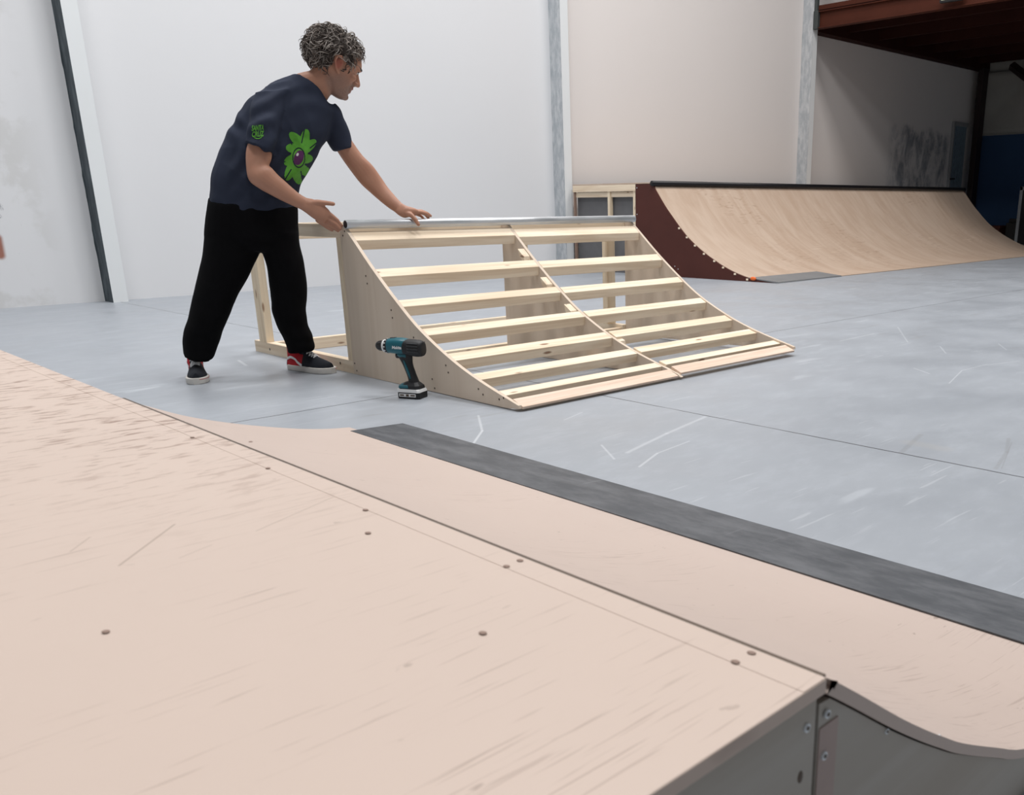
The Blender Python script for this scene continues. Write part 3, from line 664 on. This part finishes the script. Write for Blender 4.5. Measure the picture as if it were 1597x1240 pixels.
# palm and fingers of the near hand, reaching to the pipe end
loft(bm_, [(468, 326, 480, 309, .022, DA, 0), (477, 332, 490, 311, .024, DH-.003, 0), (486, 339, 501, 317, .022, DH-.004, 0), (497, 346, 512, 326, .019, DH-.004, 0), (505, 350, 517, 334, .013, DH-.002, 0)], n=18, sub=3, pw=2.6)
nf = [[(505, 328, DH-.006), (517, 336, DH-.006), (526, 343.5, DH-.003), (532.5, 352, DH-.001)],
      [(502, 334, DH), (514, 343, DH-.002), (524, 350, DH-.004), (530.5, 357, DH-.004)],
      [(499, 340, DH+.008), (510, 348.5, DH+.006), (519, 354.5, DH+.004), (527, 360, DH+.002)],
      [(495, 344, DH+.014), (504, 350.5, DH+.014), (511, 355.5, DH+.014), (518, 359.5, DH+.014)]]
for p, r in zip(nf, ((.0102, .0092, .0083, .0068), (.0102, .0094, .0085, .007), (.0098, .0088, .008, .0068), (.0088, .0078, .007, .006))): fing(p, r)
fing([(482, 318, DH-.01), (495, 315.5, DH-.016), (508, 316.5, DH-.018), (519.5, 318, DH-.018)], (.016, .0118, .0100, .0088))
# far arm
DB = D+.05
arm_f = [(503, 190, 525, 182, .038, D+.03, 0), (511, 208, 538, 203, .040, D+.04, 0), (523, 231, 552, 224, .045, DB, 0), (533, 247, 565, 242, .044, DB, 0), (545, 264, 581, 258, .040, DB, 0),
         (562, 286, 596, 279, .037, DB, 0), (577, 300, 604, 291, .033, DB-.01, 0), (593, 314, 614, 303, .028, DB-.03, 0), (607, 325, 622, 312, .024, DB-.05, 0), (618, 332, 629, 319, .023, DB-.065, 0)]
loft(bm_, arm_f, n=20, pw=2.1)
DG = 4.828
loft(bm_, [(615, 330, 627, 317, .021, DB-.065, 0), (622, 336, 634, 321, .026, DG-.004, 0), (631, 340, 643, 323.5, .031, DG, 0), (640, 338, 650, 326, .030, DG+.012, 0), (647, 337, 653, 328.5, .026, DG+.02, 0)], n=18, sub=3, pw=2.5)
ff = [[(645, 331, DG+.000), (655, 331, DG+.006), (663, 333, DG+.026), (668.5, 336.2, DG+.042)],
      [(645, 330, DG+.015), (657, 329.5, DG+.026), (666, 333, DG+.038), (671.5, 336.8, DG+.050)],
      [(643, 331, DG+.032), (655, 331, DG+.046), (663, 334, DG+.056), (668, 340, DG+.062)],
      [(641, 333, DG+.046), (650, 334, DG+.062), (657, 337, DG+.072), (661, 342, DG+.076)]]
for p, r in zip(ff, ((.0100, .0090, .0082, .0068), (.0100, .0092, .0083, .007), (.0096, .0086, .0078, .0066), (.0086, .0076, .007, .006))): fing(p, r)
fing([(633, 333, DG-.020), (641.5, 335.5, DG-.036), (647.5, 342, DG-.048), (652.5, 350.0, DG-.054)], (.0140, .0112, .0098, .0082))
# ---- head in its own frame: F forward, U up, S towards the camera side
Fp = R_(23)
Fd = (UD*math.cos(Fp)-Vector((0, 0, 1))*math.sin(Fp)); Fd = (Fd+VD*.20).normalized()
Sd = (-VD+UD*.20); Sd = (Sd-Fd*Sd.dot(Fd)).normalized(); Ud = Fd.cross(-Sd).normalized()
if Ud.z < 0: Ud = -Ud
HC = P(521, 106, D-.01)
HS = 1.08
def hp(f, u, s_=0): return HC+(Fd*f+Ud*u+Sd*s_)*HS
hv = lambda f, u, s_=0: (Fd*f+Ud*u+Sd*s_)*HS
nn_ = NT('skin_with_stubble', 0.5, 0, 0.35)
tone = nn_.mix(nn_.noise(None, 14, 4), (0.42, 0.205, 0.135), (0.53, 0.285, 0.195))
msk = None
for c_, r1, r2, st_ in ((hp(.055, -.080, 0), .040, .085, 1), (hp(.020, -.045, 0), .060, .085, .75), (hp(.085, -.045, 0), .018, .040, 1)):
    dd = nn_.ramp(nn_.vm('LENGTH', nn_.vm('SUBTRACT', nn_.tc, tuple(c_)), None, 1), r1, r2, st_, 0)
    msk = dd if msk is None else nn_.math('MAXIMUM', msk, dd)
stb = nn_.mix(nn_.noise(None, 260, 2, 0.8), (0.16, 0.095, 0.075), (0.40, 0.27, 0.22))
tone = nn_.mix(nn_.math('MULTIPLY', msk, .92), tone, stb)
er = nn_.ramp(nn_.vm('LENGTH', nn_.vm('SUBTRACT', nn_.tc, tuple(hp(-.006, .006, .085))), None, 1), .015, .034, .75, 0)
tone = nn_.mix(er, tone, (0.42, 0.12, 0.09)); nn_.col(tone)
nn_.bump(nn_.noise(nn_.map((1, 1, 1)), 55, 4), .12, .004)
nn_.b.inputs['Subsurface Weight'].default_value = 0.05; nn_.b.inputs['Subsurface Radius'].default_value = (0.02, 0.008, 0.004); M['skin'] = nn_.m
# horizontal slices: u, front, back, half width, face squareness
sl = crom([(-.110, .064, .040, .010, 2), (-.104, .079, .015, .026, 2.2), (-.090, .085, .0, .038, 2.2), (-.07, .082, -.02, .050, 2.2), (-.05, .084, -.045, .058, 2.3), (-.025, .088, -.075, .064, 2.3),
           (0, .090, -.092, .069, 2.3), (.022, .098, -.100, .074, 2.3), (.034, .106, -.102, .075, 2.3), (.055, .106, -.104, .077, 2.2), (.085, .092, -.100, .075, 2.1), (.105, .066, -.082, .062, 2), (.122, .035, -.052, .040, 2), (.130, .01, -.02, .014, 2)], 3)
rr = []
for u, fr, bk, w, pw in sl:
    c = (fr+bk)/2; a = (fr-bk)/2; ring = []
    for j in range(36):
        q = 2*math.pi*j/36; cc, ss = math.cos(q), math.sin(q)
        ring.append(hp(c+a*abs(cc)**(2/pw)*(1 if cc > 0 else -1), u, w*abs(ss)**(2/pw)*(1 if ss > 0 else -1)))
    rr.append(ring)
bm_.rings(rr)
bm_.tube([hp(.092, .030), hp(.101, .010), hp(.109, -.008), hp(.1135, -.020)], [.0085, .0095, .0115, .0125], 12, round_caps=True)   # nose
bm_.tube([hp(.088, .030), hp(.092, .0), hp(.095, -.022)], [.009, .014, .017], 12, round_caps=True)
bm_.ell(hp(.078, -.056), hv(.016, 0), hv(0, 0, .029), hv(0, .024))
for s_ in (-1, 1):
    bm_.ell(hp(.100, -.024, s_*.012), hv(.013, 0), hv(0, 0, .009), hv(0, .008))             # nostril wings
    bm_.tube([hp(.100, .033, s_*.010), hp(.102, .036, s_*.028), hp(.088, .030, s_*.048)], [.007, .0085, .007], 8, round_caps=True)   # brow ridge
    bm_.ell(hp(.070, -.012, s_*.040), hv(.020, 0), hv(0, 0, .018), hv(0, .018))               # cheek bone
    bm_.ell(hp(.082, .018, s_*.029), hv(.011, 0), hv(0, 0, .014), hv(0, .009))                 # eyelids
    # ear: rim, lobe and bowl
    e0 = hp(-.004, .002, s_*.071)
    pts = [hp(.004, -.026, s_*.073), hp(-.014, -.014, s_*.084), hp(-.026, .008, s_*.094), hp(-.023, .030, s_*.096), hp(-.006, .038, s_*.088), hp(.008, .028, s_*.078), hp(.008, .012, s_*.074)]
    bm_.tube(pts, [.0075, .0062, .0058, .0058, .0058, .0055, .004], 8, round_caps=True)
    bm_.ell(hp(-.006, .006, s_*.074), hv(.017, 0, s_*-.008), hv(0, 0, .005), hv(0, .024))
bm_.tube([hp(.080, -.047, -.022), hp(.0960, -.046, 0), hp(.080, -.047, .022)], [.004, .0075, .004], 8, round_caps=True)   # upper lip
bm_.tube([hp(.074, -.063, -.018), hp(.090, -.064, 0), hp(.074, -.063, .018)], [.004, .0075, .004], 8, round_caps=True)   # lower lip
bm_.ell(hp(.077, -.092), hv(.015, 0), hv(0, 0, .018), hv(0, .015))                        # chin
body = bm_.obj('body', M['skin'])
realize(body, .0034, 5, .5)
me = body.data
for m_ in ('stubble', 'lip', 'hair_dark'): me.materials.append(M[m_])
for p in me.polygons:
    c = p.center; q = c-HC; f, u, s_ = q.dot(Fd)/HS, q.dot(Ud)/HS, q.dot(Sd)/HS
    if f > -.12 and q.length < .17:
        if -.070 < u < -.040 and abs(s_) < .022 and f > (.090 if u > -.055 else .082): p.material_index = 2
        elif f > .082 and .031 < u < .042 and .008 < abs(s_) < .050: p.material_index = 3
km(body)
for s_ in (-1, 1):
    eb = keep(MB().ell(hp(.0835, .017, s_*.029), hv(.012, 0), hv(0, 0, .012), hv(0, .0065), 16, 10).obj('eye', M['eye'], smooth=True), body)
    km(eb)
    MB_ = MB().ell(hp(.0945, .017, s_*.030), hv(.0015, 0), hv(0, 0, .0055), hv(0, .0050), 12, 8).obj('iris', M['hair_dark'], smooth=True); keep(MB_, eb)
    eyl = MB().tube([hp(.0945, .0225, s_*.018), hp(.0965, .0245, s_*.029), hp(.089, .0215, s_*.041)], [.0012, .0018, .0012], 6).obj('eyelash', M['hair_dark']); keep(eyl, eb)
# ---- hair: lumpy cap with loose curls
hb = MB()
cap = []
HF, HU = -.016, .062
def cap_r(q, t):      # direction -> radius scale
    d = Vector((math.cos(q)*math.sin(t), math.sin(q)*math.sin(t), math.cos(t)))
    return d
def hair_ok(f, u, s_):
    if f > .060 and u < .072: return False
    if f > .030 and u < .020 + (f-.030)*1.7: return False
    if f > .012 and u < -.012: return False
    if abs(s_) > .035 and -.034 < f < .010 and u < .038: return False
    return u > (-.056 if f < -.045 else -.040)
ring_n, ring_m = 48, 30
vs = []; keepf = []
for i in range(ring_m+1):
    t = math.pi*i/ring_m
    for j in range(ring_n):
        q = 2*math.pi*j/ring_n; d = cap_r(q, t)
        k = 1+.13*noise.noise(d*3.6+Vector((2, 1, 0)))+.06*noise.noise(d*11)
        f, s_, u = HF+d.x*.122*k, d.y*.094*k, HU-.012+d.z*.100*k
        if d.z < 0: f, s_ = HF+d.x*.116*k*(1-.10*abs(d.z)), d.y*.084*k
        vs.append((f, u, s_))
mbh = MB(); ids = {}
fs = []
for i in range(ring_m):
    for j in range(ring_n):
        q4 = [i*ring_n+j, i*ring_n+(j+1) % ring_n, (i+1)*ring_n+(j+1) % ring_n, (i+1)*ring_n+j]
        c = [sum(vs[k][a] for k in q4)/4 for a in range(3)]
        if hair_ok(*c) and not (c[0] > .004 and c[1] < .034): fs.append(tuple(q4))
mbh.add([hp(*v) for v in vs], fs)
hair = mbh.obj('hair', [M['hair_dark'], M['hair']], smooth=True)
sdf = hair.modifiers.new('t', 'SOLIDIFY'); sdf.thickness = .012; sdf.offset = -1
km(hair)
cur_mb = MB(); rnd = random.Random(5); cnt = 0
while cnt < 960:
    q = rnd.uniform(0, 2*math.pi); t = math.acos(rnd.uniform(-.75, 1)); d = cap_r(q, t)
    f, s_, u = HF+d.x*.116, d.y*.088, HU-.012+d.z*.095
    if not hair_ok(f-.006 if f > 0 else f, u-.004, s_): continue
    cnt += 1
    if f > .0 and u < .034: s_ *= .86
    nrm = Vector((d.x/.11, d.z/.09, d.y/.085)).normalized()
    down = Vector((-.45-(.2 if f < 0 else -1.0), -.75, 0)); flow = down+Vector((rnd.uniform(-.9, .9), rnd.uniform(-.6, .9), rnd.uniform(-.9, .9)))
    flow = (flow-nrm*flow.dot(nrm)).normalized(); bi = nrm.cross(flow)
    L_ = rnd.uniform(.034, .072); am = rnd.uniform(.004, .010); ph = rnd.uniform(0, 6.28); fr = rnd.uniform(3.2, 6.2); lift_ = rnd.uniform(.004, .022)
    if u > .11: lift_ += .008
    if f > .045: L_ *= .75
    if f > -.01 and u < .03: L_ *= .62; lift_ *= .6
    pts = []; rad = []; base_r = rnd.uniform(.0013, .0036)
    for k in range(9):
        w = k/8; p0 = Vector((f, u, s_))+flow*L_*w*.9+nrm*(lift_*math.sin(w*2.2)+am*.6*math.sin(ph+fr*w)-.010*w*w)+bi*am*math.sin(ph+1.2+fr*w)
        pts.append(hp(*p0)); rad.append(base_r*(1-.75*w**1.5)*HS)
    cur_mb.tube(pts, rad, 5, 0 if rnd.random() < .22 else (2 if rnd.random() < .35 else 1))
curls = cur_mb.obj('curl', [M['hair_dark'], M['hair'], simple('silver_hair', (0.33, 0.295, 0.265), .5, 0, .2, 40)], smooth=True); keep(curls, hair)
curls['kind'] = 'stuff'

# ---- T-shirt
sm_b = MB()
loft(sm_b, shirt_rows, pw=2.3)
loft(sm_b, [(396, 141, 458, 138, .062, D-.06, 0), (390, 160, 447, 165, .066, D-.095, 0), (385, 188, 440, 198, .066, D-.125, 0), (382, 208, 433, 224, .066, D-.14, -.004), (380.5, 221, 427, 244, .064, D-.15, -.006)], pw=2.1)
loft(sm_b, [(490, 172, 524, 158, .062, D+.01, 0), (501, 196, 538, 182, .066, D+.03, 0), (508, 218, 546, 208, .066, D+.045, 0), (520, 236, 552, 231, .062, DB, 0)], pw=2.1)
loft(sm_b, [(412, 133, 470, 121, .05, D-.03, 0), (398, 146, 455, 150, .055, D-.07, 0)], pw=2)
shirt = sm_b.obj('t_shirt', M['shirt'])
realize(shirt, .0058, 9, .55)
me = shirt.data
nl = [Vector(v.normal) for v in me.vertices]
for v, nn in zip(me.vertices, nl):
    c = v.co
    x = (c-man.location).dot(UD); z = c.z
    # drag folds running from shoulder and waist
    a = math.sin((x*.8+z*1.1)*38+4*noise.noise(c*5))*noise.noise(c*4.0)
    b = math.sin((x*-.5+z*1.2)*50+5*noise.noise(c*4+Vector((9, 0, 0))))*max(0, noise.noise(c*3.2+Vector((0, 7, 0))))
    e = math.sin((x*1.1-z*.9)*55+5*noise.noise(c*4.5+Vector((3, 3, 0))))*max(0, noise.noise(c*3.5+Vector((5, 1, 2)))+.1)
    ridge = lambda t: (1-abs(t))**2-.35
    f1 = ridge(noise.noise(Vector((x*5+z*5, x*2-z*2, c.y*3))*1.5))*ridge(noise.noise(c*2.5+Vector((1, 4, 2))))
    v.co = c+nn*(.010*a+.012*b+.011*e+.007*noise.noise(c*9)+.012*f1-.004)
km(shirt)
bpy.context.view_layer.update()
def bvh_of(o):
    m = o.data; return BVHTree.FromPolygons([v.co.copy() for v in m.vertices], [tuple(p.vertices) for p in m.polygons])
bv = bvh_of(shirt)
def proj_grid(bv, inside, x0, x1, y0, y1, st, off, name, mat, d0=3.5):
    """print on cloth: fine grid of quads lying on the surface where inside(px, py)"""
    vs = {}; fs = []; V = []
    def vert(i, j):
        if (i, j) in vs: return vs[(i, j)]
        o_ = P(x0+i*st, y0+j*st, d0); dr = (o_-Vector((0, 0, CAMH))).normalized()
        h = bv.ray_cast(o_, dr)
        if h[0] is None: vs[(i, j)] = None; return None
        V.append(h[0]-dr*off); vs[(i, j)] = len(V)-1; return len(V)-1
    for i in range(int((x1-x0)/st)):
        for j in range(int((y1-y0)/st)):
            if inside(x0+(i+.5)*st, y0+(j+.5)*st):
                q = [vert(i, j), vert(i+1, j), vert(i+1, j+1), vert(i, j+1)]
                if None in q: continue
                if max((V[q[a]]-V[q[a-1]]).length for a in range(4)) > .02: continue
                fs.append(tuple(q))
    m = MB(); m.add(V, fs); return m.obj(name, mat, smooth=True)
def poly(pts):
    def f(x, y):
        c = False; n = len(pts)
        for i in range(n):
            (x1, y1), (x2, y2) = pts[i], pts[i-1]
            if (y1 > y) != (y2 > y) and x < (x2-x1)*(y-y1)/(y2-y1)+x1: c = not c
        return c
    return f
def ov(cx, cy, a, b, ang=0):
    ca, sa = math.cos(ang), math.sin(ang)
    return lambda x, y: (((x-cx)*ca+(y-cy)*sa)/a)**2+(((y-cy)*ca-(x-cx)*sa)/b)**2 < 1
# plain abstract motif: a cluster of green leaves around a purple seed pod
leaves = [ov(466+math.sin(q)*17*(.8+.2*math.cos(q*2))+math.cos(q)*6, 244-math.cos(q)*27+math.sin(q)*3, 7.5, 17 if abs(math.cos(q)) > .5 else 12, q*.95) for q in [k*2*math.pi/9+.2 for k in range(9)]]+[ov(466, 245, 13, 22, .3)]
pod = ov(466, 246, 7.5, 12, .35)
veins = [(lambda q: (lambda x, y: abs((x-466)*math.cos(q)-(y-245)*-math.sin(q)) < .9 and ((x-466)*math.sin(q)-(y-245)*math.cos(q)) > 22))(k*2*math.pi/9+.2) for k in range(9)]
veins += [lambda x, y: 1.35 < ((x-466)/7.5)**2+((y-246)/12)**2 < 1.8]
seeds = [ov(464, 241, 1.8, 2.6, .4)]
def green(x, y): return any(l(x, y) for l in leaves) and not pod(x, y) and not any(v(x, y) for v in veins)
pg = keep(proj_grid(bv, green, 434, 500, 198, 293, .5, .0016, 'chest_print', M['print_green']), shirt); pg['label'] = 'green leafy print'
keep(proj_grid(bv, lambda x, y: pod(x, y) and not any(s(x, y) for s in seeds), 450, 480, 232, 268, .5, .0016, 'print_core', M['print_purple']), shirt)
keep(proj_grid(bv, lambda x, y: any(s(x, y) for s in seeds), 450, 480, 232, 268, .4, .0022, 'print_fleck', M['print_white']), shirt)
# sleeve badge lettering
for txt, cx, cy, sz in (('SANTA', 401.5, 200, .026), ('CRUZ', 401.5, 209.5, .029)):
    tm = text_mesh(txt, 1.0, .03, .2)
    w = max(v.co.x for v in tm.vertices)-min(v.co.x for v in tm.vertices); k = 19/w
    bm2 = bmesh.new(); bm2.from_mesh(tm); bmesh.ops.triangulate(bm2, faces=bm2.faces)
    for v in bm2.verts:
        o_ = P(cx+v.co.x*k, cy+3.5-v.co.y*8.5/.72*1.0-(v.co.x*k)*.06, 3.5); dr_n = (o_-Vector((0, 0, CAMH))).normalized(); h = bv.ray_cast(o_, dr_n)
        v.co = (h[0] if h[0] is not None else o_)-dr_n*.0035
    bm2.to_mesh(tm); bm2.free(); tm.materials.clear(); tm.materials.append(M['print_green'])
    to = bpy.data.objects.new('sleeve_lettering', tm); C.objects.link(to); keep(to, shirt)
arc = lambda x, y: 1 < ((x-402)/9.5)**2+((y-204)/11.5)**2 < 1.25 and y > 210
keep(proj_grid(bv, arc, 388, 415, 190, 220, .4, .002, 'sleeve_print', M['print_green']), shirt)
# collar rib and hems
# ---- trousers
tm_ = MB()
loft(tm_, [(324, 308, 463, 316, .125, D, .02), (322, 322, 466, 328, .13, D, .0), (320, 345, 466, 350, .13, D, 0), (319, 372, 466, 378, .125, D, 0), (330, 388, 455, 392, .09, D, 0)], pw=2.3)
LT = [(320, 360, 410, 372, .115, D, 0), (317, 385, 406, 392, .112, D, 0), (311, 418, 392, 424, .105, D, 0), (303, 452, 377, 452, .098, D, 0), (295, 484, 361, 484, .092, D, 0), (287, 514, 351, 508, .088, D, 0), (285, 538, 342, 534, .085, D+.01, 0), (286, 553, 334, 556, .076, D+.01, .02)]
RT = [(400, 362, 466, 362, .115, D, 0), (407, 388, 468, 383, .112, D, 0), (416, 416, 475, 410, .105, D, 0), (421, 455, 478, 446, .098, D, 0), (425, 490, 478, 484, .090, D+.01, 0), (434, 514, 482, 508, .085, D+.02, 0), (442, 530, 488, 524, .082, D+.02, 0), (447, 544, 491, 537, .075, D+.02, .0), (449, 552, 489, 546, .068, D+.02, .0)]
loft(tm_, LT, pw=2.1); loft(tm_, RT, pw=2.1)
trs = tm_.obj('trousers', M['trousers']); realize(trs, .0065, 7, .55)
me = trs.data; nl = [Vector(v.normal) for v in me.vertices]
for v, nn in zip(me.vertices, nl):
    c = v.co; w = max(0, min(1, (.45-c.z)/.3))
    v.co = c+nn*(.006*noise.noise(c*6)+.008*w*math.sin(c.z*70+6*noise.noise(c*5))*noise.noise(c*3+Vector((3, 0, 0)))+.005*math.sin((c.z+c.x)*30)*noise.noise(c*4))
km(trs)
mb = MB()   # drawn-in ankle cuffs with stitched hem
# ---- shoes: built heel at origin, toe along +x
def shoe(px, py, heading, side_sign, L_=.305):
    base = MB()
    def foot_w(t): return np.interp(t, [0, .06, .25, .45, .68, .86, .96, 1], [.020, .031, .034, .037, .048, .045, .030, .010])
    def foot_c(t): return np.interp(t, [0, .4, .75, 1], [0, .003, .004, -.002])*side_sign
    rr = []
    ts = [0, .03, .08, .16, .26, .36, .46, .56, .66, .76, .84, .90, .95, .985, 1]
    def outline(z, g, n=14):
        l = [((t*L_)*(1)+(-.002 if t == 0 else 0), foot_c(t)+(foot_w(t)+g)) for t in ts]; r = [((t*L_), foot_c(t)-(foot_w(t)+g)) for t in reversed(ts)]
        return [(x, y, z) for x, y in l+r]
    sole = MB().rings([outline(0.0, .000), outline(.004, .0035), outline(.016, .0045), outline(.028, .004), outline(.030, .001)]).obj('sole', M['rubber_white'], None, smooth=False, bevel=.0015)
    up = MB(); sec = []
    for x, zt, w in ((.004, .06, .030), (.03, .075, .034), (.06, .08, .036), (.10, .082, .037), (.14, .078, .038), (.18, .066, .043), (.215, .054, .046), (.245, .046, .044), (.275, .038, .034), (.295, .032, .016)):
        c = foot_c(x/L_); sec.append([(x, c+w*math.cos(q)*(1 if math.sin(q) < 0 else (1-.35*abs(math.sin(q))**2)), .022+(zt-.0)*max(0, math.sin(q))+.0*0 if math.sin(q) > 0 else .022) for q in [2*math.pi*j/24 for j in range(24)]])
    up.rings(sec)
    cs = []
    for z, xc, lx, w in ((.03, .055, .056, .034), (.07, .054, .056, .036), (.10, .050, .050, .034), (.125, .047, .047, .034), (.15, .045, .047, .035), (.165, .045, .048, .036)):
        cs.append([(xc+lx*math.cos(q), w*math.sin(q), z) for q in [2*math.pi*j/24 for j in range(24)]])
    up.rings(cs)
    tng = [[(x+.016*math.cos(q)*.6, .024*math.sin(q), z+.010*math.cos(q)) for q in [2*math.pi*j/16 for j in range(16)]] for x, z in ((.16, .078), (.13, .095), (.105, .118), (.092, .145), (.086, .172))]
    up.rings(tng)
    u = up.obj('upper', M['suede']); realize(u, .0035, 4, .5)
    me = u.data; me.materials.append(M['red'])
    for p in me.polygons:
        c = p.center
        if .012 < c.x < .128-.0*c.z and c.z < .145 and abs(c.y) > .020 and c.x < .155-.55*max(0, c.z-.03): p.material_index = 1
    bvs = bvh_of(u)
    root = u
    sole.parent = u
    # side stripe ribbon, laid on both flanks
    stp = crom([(.004, .066), (.028, .074), (.050, .080), (.072, .074), (.095, .058), (.118, .048), (.130, .044)], 5)
    for sg in (-1, 1):
        V = []; fs = []
        for k, (x, z) in enumerate(stp):
            wd_ = .0065
            for dz in (-wd_, wd_):
                h = bvs.ray_cast(Vector((x, sg*.2, z+dz-.01)), Vector((0, -sg, 0)))
                V.append((h[0] if h[0] is not None else Vector((x, sg*.04, z+dz)))+Vector((0, sg*.0018, 0)))
            if k: fs.append((2*k-2, 2*k-1, 2*k+1, 2*k))
        st = MB().add(V, fs).obj('side_stripe', M['lace'], u, smooth=True)
    # laces: bars and crosses down the instep
    inst = [(.185, .0), (.172, 0), (.158, 0), (.143, 0), (.128, 0), (.114, 0), (.104, 0), (.097, 0)]
    lm = MB(); rows_ = []
    for k, x in enumerate((.188, .174, .160, .146, .132, .119)):
        rows_.append((x, None))
    def surf(x, y):
        h = bvs.ray_cast(Vector((x, y, .3)), Vector((0, 0, -1))); return h[0] if h[0] is not None else Vector((x, y, .08))
    def surf2(z, y):
        h = bvs.ray_cast(Vector((.35, y, z)), Vector((-1, 0, 0))); return h[0] if h[0] is not None else Vector((.1, y, z))
    L2 = [[surf(x, y)+Vector((.001, 0, .0025)) for y in (-.021, -.011, 0, .011, .021)] for x in (.198, .183, .167, .151, .136)]
    L2 += [[surf2(z, y)+Vector((.003, 0, .001)) for y in (-.021, -.011, 0, .011, .021)] for z in (.112, .126, .140, .153)]
    for k in range(len(L2)-1):
        a, b = L2[k], L2[k+1]
        lm.tube([a[0], a[1].lerp(b[1], .25), a[2].lerp(b[2], .5)+Vector((.001, 0, .002)), a[3].lerp(b[3], .75), b[4]], .0028, 6)
        lm.tube([a[4], a[3].lerp(b[3], .25), a[2].lerp(b[2], .5)+Vector((.002, 0, .004)), a[1].lerp(b[1], .75), b[0]], .0028, 6)
    lm.tube([L2[0][0], L2[0][2], L2[0][4]], .0028, 6)
    tp = L2[-1][2]
    for sg in (-1, 1):
        lm.tube([tp, tp+Vector((.012, sg*.012, .004)), tp+Vector((.016, sg*.026, -.008)), tp+Vector((.010, sg*.020, -.018)), tp+Vector((.006, 0, -.004))], .0022, 6)
    lm.obj('lace', M['lace'], u, smooth=True)
    # toe cap stitching and foxing line
    fx = MB().tube([(x, y, .0235) for x, y, z in outline(0, .0046)[:15]], .0009, 5).obj('foxing_line', M['red'], u)
    hl = MB().rings([[(-.0055, -.016, .006), (-.0055, .016, .006), (-.0055, .016, .026), (-.0055, -.016, .026)], [(-.001, -.019, .006), (-.001, .019, .006), (-.001, .019, .026), (-.001, -.019, .026)]]).obj('heel_tab', M['suede'], u)
    pos = on_z(px, py, 0); u.location = pos; u.rotation_euler = (0, 0, heading)
    return u
hd1 = math.atan2(-.93, -.36); s1 = shoe(309, 575, hd1, 1); s1.name = 'shoe'
s1.location = Vector((1.612, 4.468, 0))-Vector((math.cos(hd1), math.sin(hd1), 0))*.300
hd2 = math.atan2(-.965, .26); s2 = shoe(450, 577, hd2, -1); s2.name = 'shoe'
s2.location = Vector((2.195, 4.262, 0))-Vector((math.cos(hd2), math.sin(hd2), 0))*.300
bpy.context.view_layer.update()
for s_ in (s1, s2): km(s_)
